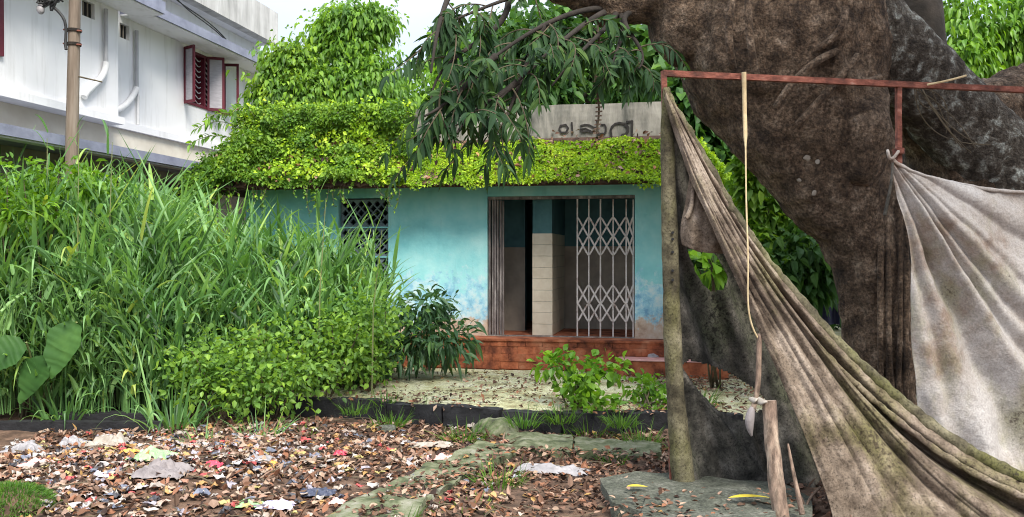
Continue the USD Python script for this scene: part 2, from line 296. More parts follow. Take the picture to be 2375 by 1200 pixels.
mat('plastic_lilac_look', [(.3, (.45, .42, .6)), (.7, (.62, .58, .74))], 6, .4, .2)
mat('navy_sheet_look', [(.3, (.006, .006, .014)), (.7, (.015, .016, .05))], 6, .6, .2)

def wall_paint(name):
    """Turquoise limewash: bluer coat showing low down, rubbed pale patches, bare tan plaster at the foot, rain streaks."""
    N = {'g': ('geometry', {}), 'x': ('separate_xyz', {}),
         'n1': ('noise_texture', {'scale': 1.7, 'detail': 8, 'roughness': .6}), 'n2': ('noise_texture', {'scale': 6.5, 'detail': 9, 'roughness': .68}),
         'ms': ('mapping', {'scale': (5, 5, .55)}), 'n3': ('noise_texture', {'scale': 1, 'detail': 9, 'roughness': .7}), 'n4': ('noise_texture', {'scale': 4.6, 'detail': 13, 'roughness': .76}),
         'base': ('rgb_ramp', {'ramp': [(.3, (.17, .48, .52)), (.5, (.26, .60, .62)), (.7, (.38, .68, .68))]}),
         'blue': ('rgb_ramp', {'ramp': [(.34, (.15, .33, .49)), (.45, (.28, .52, .65)), (.53, (.42, .62, .68)), (.66, (.60, .67, .67))]}),
         'zb': ('map_range', {'from_min': 1.15, 'from_max': 2.35, 'to_min': .2, 'to_max': -.3}), 'ab': ('math', {'math_type': 'add'}), 'rb': ('rgb_ramp', {'ramp': [(.48, g1(0)), (.56, g1(.75)), (.7, g1(1))]}),
         'mb': ('mix_color', {}),
         'zp': ('map_range', {'from_min': .7, 'from_max': 1.35, 'to_min': .36, 'to_max': -.12}), 'ap': ('math', {'math_type': 'add'}), 'rp': ('rgb_ramp', {'ramp': [(.62, g1(0)), (.7, g1(1))]}),
         'plaster': ('rgb_ramp', {'ramp': [(.3, (.30, .2, .14)), (.5, (.50, .38, .29)), (.7, (.58, .5, .42))]}), 'mp': ('mix_color', {}),
         'rs': ('rgb_ramp', {'ramp': [(.56, g1(0)), (.72, g1(.25)), (.85, g1(.4))]}), 'md': ('mix_color', {'b': (.09, .17, .19)}),
         'p': ('principled_bsdf', {'roughness': .85, 'specular_ior_level': .25}), 'b': ('bump', {'strength': .35, 'distance': .02})}
    L = [('g.position', 'x.vector'), ('g.position', 'n1.vector'), ('g.position', 'n2.vector'), ('g.position', 'n4.vector'), ('g.position', 'ms.vector'), ('ms.vector', 'n3.vector'),
         ('n1.fac', 'base.fac'), ('n2.fac', 'blue.fac'), ('x.z', 'zb.value'), ('zb.result', 'ab.value1'), ('n4.fac', 'ab.value2'), ('ab.value', 'rb.fac'),
         ('rb.color', 'mb.fac'), ('base.color', 'mb.a'), ('blue.color', 'mb.b'),
         ('x.z', 'zp.value'), ('zp.result', 'ap.value1'), ('n4.fac', 'ap.value2'), ('ap.value', 'rp.fac'), ('n2.fac', 'plaster.fac'),
         ('rp.color', 'mp.fac'), ('mb.result', 'mp.a'), ('plaster.color', 'mp.b'), ('n3.fac', 'rs.fac'), ('rs.color', 'md.fac'), ('mp.result', 'md.a'),
         ('md.result', 'p.base_color'), ('n2.fac', 'b.height'), ('b.normal', 'p.normal')]
    MAT[name] = usdkit.material(stage, '/World/Looks/' + name, N, L, surface='p.BSDF')
wall_paint('turquoise_look')
def stained(name, lo, hi, stain, thr=.56):
    N = {'g': ('geometry', {}), 'n': ('noise_texture', {'scale': .9, 'detail': 6}), 'r': ('rgb_ramp', {'ramp': [(.3, lo), (.7, hi)]}),
         'm': ('mapping', {'scale': (5, 5, .5)}), 's': ('noise_texture', {'scale': 1.1, 'detail': 7, 'roughness': .65}), 'sr': ('rgb_ramp', {'ramp': [(thr, g1(0)), (thr + .25, g1(.55))]}),
         'mx': ('mix_color', {'b': stain}), 'p': ('principled_bsdf', {'roughness': .8, 'specular_ior_level': .3}), 'bn': ('noise_texture', {'scale': 30, 'detail': 4}), 'b': ('bump', {'strength': .15, 'distance': .01})}
    L = [('g.position', 'n.vector'), ('n.fac', 'r.fac'), ('g.position', 'm.vector'), ('m.vector', 's.vector'), ('s.fac', 'sr.fac'), ('sr.color', 'mx.fac'), ('r.color', 'mx.a'), ('mx.result', 'p.base_color'), ('g.position', 'bn.vector'), ('bn.fac', 'b.height'), ('b.normal', 'p.normal')]
    MAT[name] = usdkit.material(stage, '/World/Looks/' + name, N, L, surface='p.BSDF')
stained('white_wall_look', (.68, .68, .69), (.78, .78, .79), (.40, .39, .37), thr=.52)
def cloth(name, stops, grime, moss, scale=2.2, mossthr=.56, spots=.62, grit=.35):
    """Weathered woven sheeting: mottled ground colour, moss-green bloom, black mould specks, a fine weave."""
    N = {'g': ('geometry', {}), 'n': ('noise_texture', {'scale': scale, 'detail': 9, 'roughness': .66}), 'r': ('rgb_ramp', {'ramp': stops}),
         'mm': ('mapping', {'location': (3.1, 1.7, .4), 'scale': (1.6, 1.6, .8)}), 'mo': ('noise_texture', {'scale': 1.3, 'detail': 8, 'roughness': .65}), 'mr': ('rgb_ramp', {'ramp': [(mossthr - .06, g1(0)), (mossthr + .14, g1(.75))]}), 'm1': ('mix_color', {'b': moss}),
         'sp': ('noise_texture', {'scale': 24, 'detail': 6, 'roughness': .75}), 'dn': ('noise_texture', {'scale': 55, 'detail': 7, 'roughness': .75}), 'dr': ('rgb_ramp', {'ramp': [(.36, g1(grit)), (.48, g1(.95)), (.66, g1(1.25))]}), 'dm': ('mix_color', {'blend_type': 'multiply', 'fac': 1.0, 'use_clamp': False}),
         'sx': ('math', {'math_type': 'multiply_add', 'value2': .5, 'value3': .0}), 'sr': ('rgb_ramp', {'ramp': [(spots * .52, g1(0)), (spots * .52 + .07, g1(.85))]}), 'm2': ('mix_color', {'b': grime}),
         'w': ('noise_texture', {'scale': 260, 'detail': 2}), 'b': ('bump', {'strength': .25, 'distance': .004}), 'cn': ('noise_texture', {'scale': 26, 'detail': 9, 'roughness': .66, 'distortion': 1.2}), 'b2': ('bump', {'strength': .6, 'distance': .015}),
         'p': ('principled_bsdf', {'roughness': .92, 'specular_ior_level': .15})}
    L = [('g.position', 'n.vector'), ('n.fac', 'r.fac'), ('g.position', 'mm.vector'), ('mm.vector', 'mo.vector'), ('mo.fac', 'mr.fac'), ('mr.color', 'm1.fac'), ('r.color', 'm1.a'),
         ('g.position', 'sp.vector'), ('sp.fac', 'sx.value1'), ('mo.fac', 'sx.value2'), ('sx.value', 'sr.fac'), ('sr.color', 'm2.fac'), ('m1.result', 'm2.a'), ('g.position', 'dn.vector'), ('dn.fac', 'dr.fac'), ('m2.result', 'dm.a'), ('dr.color', 'dm.b'), ('dm.result', 'p.base_color'),
         ('g.position', 'w.vector'), ('w.fac', 'b.height'), ('g.position', 'cn.vector'), ('cn.fac', 'b2.height'), ('b.normal', 'b2.normal'), ('b2.normal', 'p.normal')]
    MAT[name] = usdkit.material(stage, '/World/Looks/' + name, N, L, surface='p.BSDF')
cloth('dark_cloth_look', [(.3, (.018, .017, .015)), (.45, (.05, .047, .04)), (.58, (.11, .10, .085)), (.7, (.2, .185, .16))], (.012, .011, .010), (.075, .085, .045), scale=5, spots=.56)  # grimy cloth, base darkened to near black for the torn sheet's shaded recess
cloth('brown_cloth_look', [(.3, (.035, .024, .017)), (.43, (.10, .075, .055)), (.55, (.19, .148, .112)), (.7, (.34, .28, .225))], (.04, .028, .02), (.14, .13, .05), scale=3.4, mossthr=.53, spots=.57)
cloth('pale_cloth_look', [(.26, (.13, .085, .06)), (.38, (.24, .185, .15)), (.47, (.335, .30, .27)), (.62, (.40, .375, .355))], (.08, .06, .05), (.22, .21, .11), scale=1.5, mossthr=.52, spots=.6, grit=.74)
cloth('hem_cloth_look', [(.3, (.028, .024, .016)), (.45, (.075, .065, .042)), (.56, (.135, .12, .075)), (.7, (.23, .205, .14))], (.03, .024, .018), (.12, .12, .035), scale=4, mossthr=.5, spots=.56)

# ------------------------------------------------------------------ ground and terrace
def kerb_y(x): return np.interp(x, [-12, -4.05, -3.6, -2.2, .3, 1.8, 9], [10.0, 10.0, 11.05, 10.95, 9.98, 9.98, 9.9])
def low_z(x, y):
    p = np.stack([x, y, np.zeros_like(x)], -1)
    near = np.clip((11.5 - y) / 2, 0, 1) * np.clip((np.abs(x) < 9), 0, 1)
    z = .09 * (meshkit.fbm(p * 1.1, 4, 2) - .5) + .05 * (meshkit.fbm(p * 5, 3, 5) - .5)
    heap = .16 * np.exp(-(((x + 3.0) / 1.6) ** 2 + ((y - 7.6) / 1.5) ** 2))
    return (z + heap) * near
def nonuni(lo, hi, a, b, step):
    far = lambda d, n: d * (np.geomspace(1, 60, n) - 1) / 59
    return np.r_[a - far(a - lo, 14)[:0:-1], np.arange(a, b + 1e-6, step), b + far(hi - b, 14)[1:]]
def grid(xs, ys, zf):
    X, Y = np.meshgrid(xs, ys); P = np.stack([X, Y, zf(X, Y)], -1).reshape(-1, 3); n = len(xs)
    i, j = np.meshgrid(np.arange(len(ys) - 1), np.arange(n - 1), indexing='ij')
    q = np.stack([i * n + j, i * n + j + 1, (i + 1) * n + j + 1, (i + 1) * n + j], -1).reshape(-1, 4)
    return P, np.vstack([q[:, [0, 1, 2]], q[:, [0, 2, 3]]])
obj('ground', grid(nonuni(-160, 160, -8, 8, .07), nonuni(-60, 240, 4, 11.6, .07), low_z), 'soil_look', smooth=True, kind='structure')
TZ = .2
def terr():
    xs = np.arange(-3.45, 9.01, .1); rows = []
    tt = np.r_[np.linspace(0, 1, 60) ** 1.3 * 6, 8, 12, 20]
    X = np.tile(xs, (len(tt), 1)); Y = kerb_y(X) + .06 + tt[:, None]
    p = np.stack([X, Y, 0 * X], -1); Z = TZ + .05 * (meshkit.fbm(p * 1.7, 4, 8) - .5) + .03 * (meshkit.fbm(p * 7, 3, 4) - .5)
    Z[0] = -.05
    P = np.stack([X, Y, Z], -1).reshape(-1, 3); n = len(xs)
    i, j = np.meshgrid(np.arange(len(tt) - 1), np.arange(n - 1), indexing='ij')
    q = np.stack([i * n + j, i * n + j + 1, (i + 1) * n + j + 1, (i + 1) * n + j], -1).reshape(-1, 4)
    return P, np.vstack([q[:, [0, 1, 2]], q[:, [0, 2, 3]]])
obj('terrace', terr(), 'terrace_look', smooth=True, kind='structure')
def zat(x, y):
    x, y = np.asarray(x, float), np.asarray(y, float)
    return np.where((y > kerb_y(x) + .1) & (x > -3.4), TZ, low_z(x, y))
# kerb along the terrace's edge: stones end to end
kb = thing('kerb', 'long black stone kerb along the edge of the mossy terrace', 'kerb')
xs = np.linspace(-3.5, 2.6, 10)
for i in range(9):
    a, b = xs[i] + .008, xs[i + 1] - .008
    A, B = np.array([a, kerb_y(a), .07]), np.array([b, kerb_y(b), .07])
    v, f = bar(A, B, .16, .3); v[:, 2] += .006 * ((i * 37) % 5 - 2)
    obj('kerb_stone', rough((v, f), .04, 4, .07, seed=i), 'black_stone_look', kb, smooth=50)
lk = thing('low_kerb', 'low dark kerb beam lying at the foot of the tall grass, far left', 'kerb')
A, B = on(-60, 1004), on(372, 1004)
obj('beam', rough(bar(A + [0, .1, .04], B + [0, .1, .04], .12, .14), .012, 5, .1), 'black_stone_look', lk, smooth=50)
obj('slab', rough(bar(on(100, 995) + [0, .32, .1], on(325, 995) + [0, .32, .1], .3, .07), .014, 4, .08), 'black_stone_look', lk, smooth=50)

# ------------------------------------------------------------------ the turquoise building (local frame u along the front, v outwards, z up)
AL = math.radians(11); ORG = np.array([.769, 14.06, 0.]); UU = np.array([math.cos(AL), -math.sin(AL), 0]); VV = np.array([-math.sin(AL), -math.cos(AL), 0])
def loc(mesh):
    v, f, _ = meshkit.arrays(mesh); return v[:, :1] * UU + v[:, 1:2] * VV + v[:, 2:] * [0, 0, 1.], f[:, ::-1]
def W(u, v, z): return ORG + u * UU + v * VV + np.array([0, 0, z])
def extr(poly, v0, v1):                                    # (u, z) outline extruded from v0 to v1
    m = trimesh.creation.extrude_polygon(poly, v1 - v0, engine='earcut'); p = np.array(m.vertices)
    return np.stack([p[:, 0], v0 + p[:, 2], p[:, 1]], 1), np.array(m.faces)[:, ::-1]
b = thing('derelict_building', 'small derelict turquoise building with open collapsible gate and overgrown tiled awning', 'building', ORG)
FZ, UL, UR = .68, -5.40, 1.66
J0, J1, JZ0, JZ1 = -3.73, -2.86, 1.42, 2.93; G0, G1, GZ = -1.19, 1.17, 2.93
front = Polygon([(UL, .1), (UR, .1), (UR, 3.74), (UL, 3.74)]).difference(unary_union([sbox(J0, JZ0, J1, JZ1), sbox(G0, FZ, G1, GZ)]))
obj('front_wall', loc(extr(front, -.2, 0)), 'turquoise_look', b)
for u0, u1 in ((UL, UL + .2), (UR - .2, UR)):
    obj('side_wall', loc(bx(u0, u1, -3.6, -.203, .1, 3.9)), 'turquoise_look', b)
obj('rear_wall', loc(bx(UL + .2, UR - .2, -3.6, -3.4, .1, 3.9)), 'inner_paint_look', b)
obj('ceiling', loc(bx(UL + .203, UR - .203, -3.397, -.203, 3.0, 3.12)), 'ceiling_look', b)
obj('floor', loc(bx(UL + .203, UR - .203, -3.397, -.2, .5, FZ)), 'red_mason_look', b)
obj('sill', loc(bx(G0 + .003, G1 - .003, -.2, .0, .5, FZ - .003)), 'red_mason_look', b)
# inside: end of the partition, faced with cream tiles; rear dado
PU0, PU1 = -.49, -.175
pl = obj('pillar', loc(bx(PU0, PU1, -2.6, -.26, FZ, 2.99)), 'inner_paint_look', b)
for i in range(9):
    z0 = FZ + .004 + i * .184
    obj('tile', loc(bx(PU0 - .006, PU1 + .006, -.26, -.25, z0, z0 + .180, .002)), 'tile_look', pl)
    for k in range(8):
        v1 = -.262 - k * .29
        obj('tile', loc(bx(PU1, PU1 + .009, v1 - .287, v1, z0, z0 + .180, .002)), 'tile_look', pl)
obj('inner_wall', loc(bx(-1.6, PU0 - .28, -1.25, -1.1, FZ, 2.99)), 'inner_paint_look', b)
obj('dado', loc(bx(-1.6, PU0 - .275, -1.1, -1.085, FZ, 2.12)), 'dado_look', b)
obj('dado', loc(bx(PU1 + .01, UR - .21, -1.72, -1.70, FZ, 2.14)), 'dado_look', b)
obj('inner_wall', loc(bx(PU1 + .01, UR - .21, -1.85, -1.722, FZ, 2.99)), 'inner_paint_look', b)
# window of pierced concrete blocks
wdw = [(JZ0 + .02, .50), (JZ0 + .55, .46), (JZ0 + 1.04, .45)]
for z0, h in wdw:
    w = J1 - J0 - .03; P = sbox(J0 + .015, z0, J1 - .015, z0 + h); nx, nz = 6, 3 if h < .48 else 3
    hs = []
    for r in range(2 * nz - 1):
        for c in range(nx - (r % 2)):
            cu = J0 + .015 + w * (c + .5 + .5 * (r % 2)) / nx; cz = z0 + h * (r + 1.) / (2 * nz)
            du, dz = w / nx * .40, h / nz * .40
            hs.append(Polygon([(cu + du, cz), (cu, cz + dz), (cu - du, cz), (cu, cz - dz)]).buffer(-.006).buffer(.006, quad_segs=2))
    obj('pierced_block', loc(extr(P.difference(unary_union(hs)), -.15, -.09)), 'jali_look', b)
for z0 in (JZ0 + .52, JZ0 + 1.01):
    obj('block_joint', loc(bx(J0 + .003, J1 - .003, -.16, -.06, z0 + .003, z0 + .027)), 'turquoise_look', b)
# plinth of red blocks and steps
pln = obj('plinth', loc(bx(UL - .1, UR + .9, .003, .40, 0.0, FZ - .03)), 'red_mason_look', b)
rb = np.random.default_rng(3)
for c in range(4):
    u = -2.5 + (.14 if c % 2 else 0)
    while u < UR + .85:
        w = .27 + rb.uniform(-.02, .02); o = rb.uniform(0, .012)
        obj('brick', rough(loc(bx(u + .002, u + w - .002, .34, .414 + o, .215 + c * .118, .215 + c * .118 + .115)), .009, 7, .06, seed=int(rb.integers(99))), 'red_mason_look', pln)
        u += w
obj('plinth_top', rough(loc(bx(-2.5, UR + .88, .004, .445, FZ - .028, FZ + .004)), .006, 6, .2), 'red_mason_look', b)
st = obj('step', rough(loc(bx(.95, UR + .9, .45, .78, .1, .42)), .01, 5, .12), 'red_mason_look', b)
obj('step_edge', loc(bx(.95, UR + .9, .44, .8, .424, .448, .006)), 'plastic_pink_look', b)
obj('corner_strip', loc(bx(UR - .05, UR + .004, .001, .012, .7, 2.98)), 'white_pipe_look', b)
# parapet and painted lettering
pp = obj('parapet', rough(loc(bx(UL, UR, -.2, .03, 3.743, 4.36)), .014, 4, .12), 'parapet_look', b)
for u0, u1 in ((UL, UL + .2), (UR - .2, UR)):
    obj('parapet', loc(bx(u0, u1, -3.6, -.203, 3.9, 4.36)), 'parapet_look', b)
obj('roof_slab', loc(bx(UL + .203, UR - .203, -3.597, -.203, 3.55, 3.75)), 'weathered_concrete_look', b)
def pu(px, py):                                            # pixel on the parapet's face -> (u, z)
    k = (px - CX) / F; v = .04
    u = (k * (ORG[1] + v * VV[1]) - (ORG[0] + v * VV[0])) / (UU[0] - k * UU[1]); Y = (W(u, v, 0))[1]
    return u, EYE + (HY - py) / F * Y
strokes = [([(1418, 318), (1416, 304), (1419, 295), (1427, 288), (1437, 286), (1449, 288)], 5), ([(1449, 288), (1456, 296), (1456, 306), (1450, 313), (1441, 314)], 6), ([(1452, 284), (1466, 282), (1465, 318)], 5),
           ([(1393, 290), (1402, 290), (1405, 296), (1405, 306), (1401, 311), (1392, 311)], 4), ([(1384, 281), (1386, 296), (1386, 312), (1392, 312)], 4),
           ([(1346, 293), (1356, 290), (1367, 291), (1376, 296), (1382, 297)], 4), ([(1346, 300), (1358, 299), (1370, 304), (1374, 309), (1362, 306), (1350, 307), (1346, 300)], 3),
           ([(1300, 292), (1312, 290), (1318, 298), (1312, 308), (1301, 308), (1297, 300), (1300, 292)], 4), ([(1326, 284), (1328, 312)], 4)]
for i, (s, w) in enumerate(strokes):
    ln = LineString([pu(*p) for p in s]).buffer(w / 2 * 14 / F, cap_style=2, join_style=1)
    obj('letter_stroke', loc(extr(ln, .04, .048)), 'letter_look', pp)
# tiled awning: sloping slab with hipped ends; eave tiles one by one
EV, EZ, TZ2 = .62, 3.10, 3.84
prof = lambda u0, u1: trimesh.convex.convex_hull(np.array([(u0, .031, TZ2), (u1, .031, TZ2), (u0, .031, TZ2 - .09), (u1, .031, TZ2 - .09), (u0 - EV, EV, EZ), (u1 + EV, EV, EZ), (u0 - EV, EV, EZ - .06), (u1 + EV, EV, EZ - .06)]))
aw = obj('awning', loc(prof(UL, UR)), 'roof_tile_look', b)
for sg, u0 in ((-1, UL), (1, UR)):
    h = trimesh.convex.convex_hull(np.array([(u0 + sg * .003, v, z) for v in (.0, -3.6) for z in (TZ2 - .09, TZ2)] + [(u0 + sg * EV, v, z) for v in (EV, -3.6) for z in (EZ - .06, EZ)]))
    obj('awning', loc(h), 'roof_tile_look', b)
n = 34; du = (UR - UL + 2 * EV) / n
for i in range(n):
    u0 = UL - EV + i * du; t = np.linspace(0, np.pi, 7)
    prof2 = [(u0 + du / 2 - np.cos(a) * du * .48, np.sin(a) * .035) for a in t]
    poly = Polygon(prof2 + [(p[0], p[1] - .022) for p in prof2[::-1]])
    m = trimesh.creation.extrude_polygon(poly, .30, engine='earcut'); p = np.array(m.vertices)
    s = p[:, 2]; sl = (TZ2 - EZ) / (EV - .031)
    dn = rb.uniform(-.012, .012)
    q = np.stack([p[:, 0], EV + .05 - s * .60 + dn, EZ - .035 + s * .80 * .9 + p[:, 1] + dn], 1)
    obj('roof_tile', loc((q, np.array(m.faces))), 'roof_tile_look', aw)
# collapsible gate: channels, scissor lattice, folded stack
gt = obj('gate_rail', loc(bx(G0, G1, -.13, -.05, GZ - .05, GZ - .003)), 'old_paint_look', b)
obj('gate_rail', loc(bx(G0, G1, -.12, -.06, FZ + .001, FZ + .015)), 'old_paint_look', b)
gp = UsdGeom.Xform.Define(stage, f'{b.GetPath()}/gate').GetPrim()
us = np.array([.258, .44, .625, .825, 1.03, 1.14]); z0, z1 = FZ + .016, GZ - .052
for i, u in enumerate(us):
    obj('gate_channel', loc(bx(u - .011, u + .011, -.115, -.085, z0, z1 - .004 * i)), 'gate_look', gp)
gpx = lambda py: 2 + (590 - py) / F * 14.1
for za, zb_ in ((gpx(592), gpx(505)), (gpx(745), gpx(662))):
    zm = (za + zb_) / 2
    for i in range(len(us) - 1):
        for lo, hi in ((za, zm), (zm, zb_)):
            um = (us[i] + us[i + 1]) / 2; zc = (lo + hi) / 2
            for a, c in (((us[i], lo), (us[i + 1], hi)), ((us[i], hi), (us[i + 1], lo))):
                y = -.082 if a[1] == lo else -.076
                k = np.array([(a[0], y, a[1]), (a[0] * .7 + um * .3, y, a[1] * .8 + zc * .2), (c[0] * .7 + um * .3, y, c[1] * .8 + zc * .2), (c[0], y, c[1])])
                obj('lattice_strap', loc(cat(*[bar(k[j], k[j + 1], .027, .005, up=(0, 1, 0)) for j in range(3)])), 'gate_look', gp)
for i, (u, w) in enumerate(((-1.165, .03), (-1.115, .022), (-1.075, .03), (-1.03, .02), (-.985, .028), (-.945, .02))):
    obj('gate_channel', loc(bx(u - w / 2, u + w / 2, -.14 + .02 * (i % 2), -.06 - .012 * (i % 3), z0, z1 - .003 * i)), 'old_paint_look', gp)

# ------------------------------------------------------------------ creepers over the awning and parapet
rc = np.random.default_rng(11)
def surf_pts(n, ulo, uhi, rng):
    """Points on the awning slope and the parapet's face and top, as (u, v, z, outward)."""
    k = rng.random(n); u = rng.uniform(ulo, uhi, n); s = rng.random(n)
    return k, u, s
def creeper(n, ulo, uhi, cover_parapet, lift, L, Wd, rng, thin=0.0, seed=0):
    P, D = [], []
    k, u, s = surf_pts(n, ulo, uhi, rng)
    # slope, running past the eave as a fringe
    m = k < (.55 if cover_parapet else .93)
    ss = s * (1.02 + .22 * np.clip(meshkit.fbm(np.stack([u * 2.3, u * 0, u * 0], 1), 4, seed + 2) - .42, 0, 1)); ss = np.where(cover_parapet, ss, .1 + .9 * ss); hang = np.clip(ss - 1, 0, 1)
    pu_, pv, pz = u, .03 + np.minimum(ss, 1.03) * EV, TZ2 - np.minimum(ss, 1.03) * (TZ2 - EZ) - np.clip(ss - 1.03, 0, 1) * 1.6
    base = np.stack([pu_, pv, pz], 1); nrm = np.array([0, .78, .62])
    bump = lift * (.12 + 2.6 * np.clip(meshkit.fbm(base * 2.1, 4, seed) - .36, 0, 1)) * rng.random(n) ** .4
    p1 = base + nrm * bump[:, None]
    # hips: leave out slope points beyond the hip lines
    over = np.maximum(np.maximum(UL - u, u - UR), 0); keep = (pv + .25 > over)
    P.append(p1[m & keep]); D.append(np.tile(nrm, ((m & keep).sum(), 1)))
    if cover_parapet:
        m2 = (k >= .55) & (u > UL - .15) & (u < UR)
        zz = 3.7 + s * .72; face = np.stack([u, np.full(n, .06), zz], 1)
        b2 = lift * (.15 + 2.6 * np.clip(meshkit.fbm(face * 1.9 + 7, 4, seed + 3) - .36, 0, 1)) * rng.random(n) ** .4
        face[:, 1] += b2 * .9 - .3 * np.clip(s - .8, 0, 1) * 3 * rng.random(n); face[:, 2] += np.clip(s - .8, 0, 1) * b2 * 1.3
        P.append(face[m2]); D.append(np.tile([0, .7, .6], (m2.sum(), 1)))
    P, D = np.vstack(P), np.vstack(D)
    if thin:
        P_keep = meshkit.fbm(P * 2.1, 3, seed + 8) > thin; P, D = P[P_keep], D[P_keep]
    wp = P[:, :1] * UU + P[:, 1:2] * VV + P[:, 2:] * [0, 0, 1.] + ORG
    wd = D[:, :1] * UU + D[:, 1:2] * VV + D[:, 2:] * [0, 0, 1.]
    dd = wd * .45 + rdir(len(wp), rng) * .75 + [0, 0, -.25]
    k = rng.uniform(.6, 1.3, len(wp))
    return leaves(wp, dd, L * k, Wd * k, n=2, droop=.25, prof='leaf', up=wd, rng=rng)
cd = thing('roof_creeper', 'dense dark green creeper heaped over the left half of the tiled awning and parapet', 'creeper')
obj('leaves', cat(creeper(27000, UL - .75, -2.35, True, .40, .058, .046, rc, seed=1)), 'creeper_dark_look', cd)
obj('top_leaves', shift(cat(creeper(3000, UL - .2, -2.4, True, .25, .075, .06, rc, seed=5)), (0, 0, -.1)), 'creeper_bright_look', cd)
cb = thing('roof_creeper', 'bright yellow-green creeper matted over the right half of the tiled awning', 'creeper')
obj('leaves', creeper(26000, -2.75, UR + .75, False, .13, .044, .037, rc, seed=2), 'creeper_bright_look', cb)
# trailing over the right hip and down its end
n = 5200; s = rc.random(n); k = rc.random(n)
hp = np.stack([UR + .25 + .95 * s + rc.normal(0, .04, n), .55 - 1.9 * k, 3.84 - 1.25 * s ** 1.3 + .3 * (meshkit.fbm(np.stack([s * 4, k * 4, 0 * s], 1), 3, 4) - .3) - .12 * rc.random(n)], 1)
wp = hp[:, :1] * UU + hp[:, 1:2] * VV + hp[:, 2:] * [0, 0, 1.] + ORG
obj('trailing_leaves', leaves(wp, rdir(n, rc) + UU * .5 + [0, 0, -.2], .065 * rc.uniform(.6, 1.3, n), .05, n=2, rng=rc), 'creeper_bright_look', cb)
# trailing off the left end, down to the grass
n = 3000; s = rc.random(n)
tp = np.array([at(x, y, 14.6) for x, y in zip(np.interp(s, [0, 1], [590, 435]), np.interp(s, [0, .3, 1], [315, 365, 470]))]) + rc.normal(0, .12, (n, 3)); tp[:, 2] -= .12 * rc.random(n)
obj('trailing_leaves', leaves(tp, rdir(n, rc) + [0, -.4, -.2], .08 * rc.uniform(.6, 1.3, n), .06, n=2, rng=rc), 'creeper_dark_look', cd)

def runners(n, ulo, uhi, rng):
    T, P = [], []
    for i in range(n):
        u = rng.uniform(ulo, uhi); L_ = rng.uniform(.12, .55); a = W(u, EV + .05, EZ + .03)
        q = spline([a, a + [rng.normal(0, .03), -.05, -L_ * .5], a + [rng.normal(0, .06), -.03, -L_]], 10); T.append(tube(q, .004, 4))
        P += [q[k] + rng.normal(0, .012, 3) for k in range(2, 10)]
    return T, np.array(P)
T_, P_ = runners(26, UL - .5, -2.4, rc)
tag(obj('runners', cat(*T_), 'twig_look', cd), kind='stuff'); obj('runner_leaves', leaves(P_, rdir(len(P_), rc) + [0, -.3, -.6], .06 * rc.uniform(.6, 1.2, len(P_)), .045, n=2, rng=rc), 'creeper_dark_look', cd)
for who, lo_, hi_, m_ in ((cd, UL - .4, -2.4, 500), (cb, -2.5, UR + .4, 380)):
    s = rc.random(m_); q = np.stack([rc.uniform(lo_, hi_, m_), .03 + s * EV + .1 * rc.random(m_), TZ2 - s * (TZ2 - EZ) + .14 * rc.random(m_)], 1)
    q = q[:, :1] * UU + q[:, 1:2] * VV + q[:, 2:] * [0, 0, 1.] + ORG
    obj('dead_leaves', leaves(q, rdir(m_, rc) + [0, -.5, .2], .09, .05, n=3, rng=rc), 'dry_leaf_look', who)
T_, P_, D_ = [], [], []
for (a_, b_) in (((560, 300), (455, 300)), ((570, 285), (480, 275)), ((560, 330), (440, 335)), ((590, 270), (540, 262)), ((720, 430), (742, 470))):
    A_, B_ = at(*a_, 14.6), at(*b_, 14.1); q = spline([A_, (A_ + B_) / 2 + [0, 0, .12], B_], 16); T_.append(tube(q, .006, 5))
    for k in range(4, 16):
        for sg in (-1, 1): P_.append(q[k]); D_.append([rc.normal(-.3, .3), -.3, .45 * sg + rc.normal(0, .2) - .2])
obj('shoots', cat(*T_), 'stalk_look', cd); obj('shoot_leaves', leaves(np.array(P_), np.array(D_), .13, .05, n=3, droop=.3, rng=rc), 'pale_leaf_look', cd)

# ------------------------------------------------------------------ white two-storey building on the left
DS = np.array([.1733, .985, 0.]); DN = np.array([.985, -.1733, 0.]); WO = np.array([-10.1, 0, 0.])
def wl(mesh):
    v, f, _ = meshkit.arrays(mesh); return v[:, :1] * DS + v[:, 1:2] * DN + v[:, 2:] * [0, 0, 1.], f[:, ::-1]
def ws(px, w):                                             # distance along the wall seen at that column, w out from it
    k = (px - CX) / F; o = WO + w * DN; return (k * o[1] - o[0]) / (DS[0] - k * DS[1])
def wz(px, py, w): return EYE + (HY - py) / F * (WO + ws(px, w) * DS + w * DN)[1]
wb = thing('white_building', 'white two-storey building with grey-lavender sunshades and maroon window shutters', 'building', WO)
S1, SE = ws(275, .3), ws(604, 0)
v0, v1 = ws(275, 0), ws(301, 0)
va, vb = ws(192, .3), ws(221, .3); VZ0, VZ1 = 6.0, 6.27
wa, we = ws(427, 0), ws(517, 0); WZ0, WZ1 = 5.16, 6.32
wallR = sbox(S1, 4.43, SE, 7.14).difference(unary_union([sbox(wa, WZ0, we, WZ1), sbox(v0 + .05, VZ0, v1, VZ1)]))
wallL = sbox(6.0, 4.43, S1, 7.14).difference(sbox(va, VZ0, vb, VZ1))
def wext(poly, a, b_):
    m = trimesh.creation.extrude_polygon(poly, b_ - a, engine='earcut'); p = np.array(m.vertices)
    return np.stack([p[:, 0], a + p[:, 2], p[:, 1]], 1), np.array(m.faces)[:, ::-1]
obj('upper_wall', wl(wext(wallR, -.25, 0)), 'white_wall_look', wb)
obj('upper_wall', wl(wext(wallL, .05, .3)), 'white_wall_look', wb)
obj('wall_return', wl(bx(S1 - .25, S1 - .003, -.25, .047, 4.43, 7.14)), 'white_wall_look', wb)
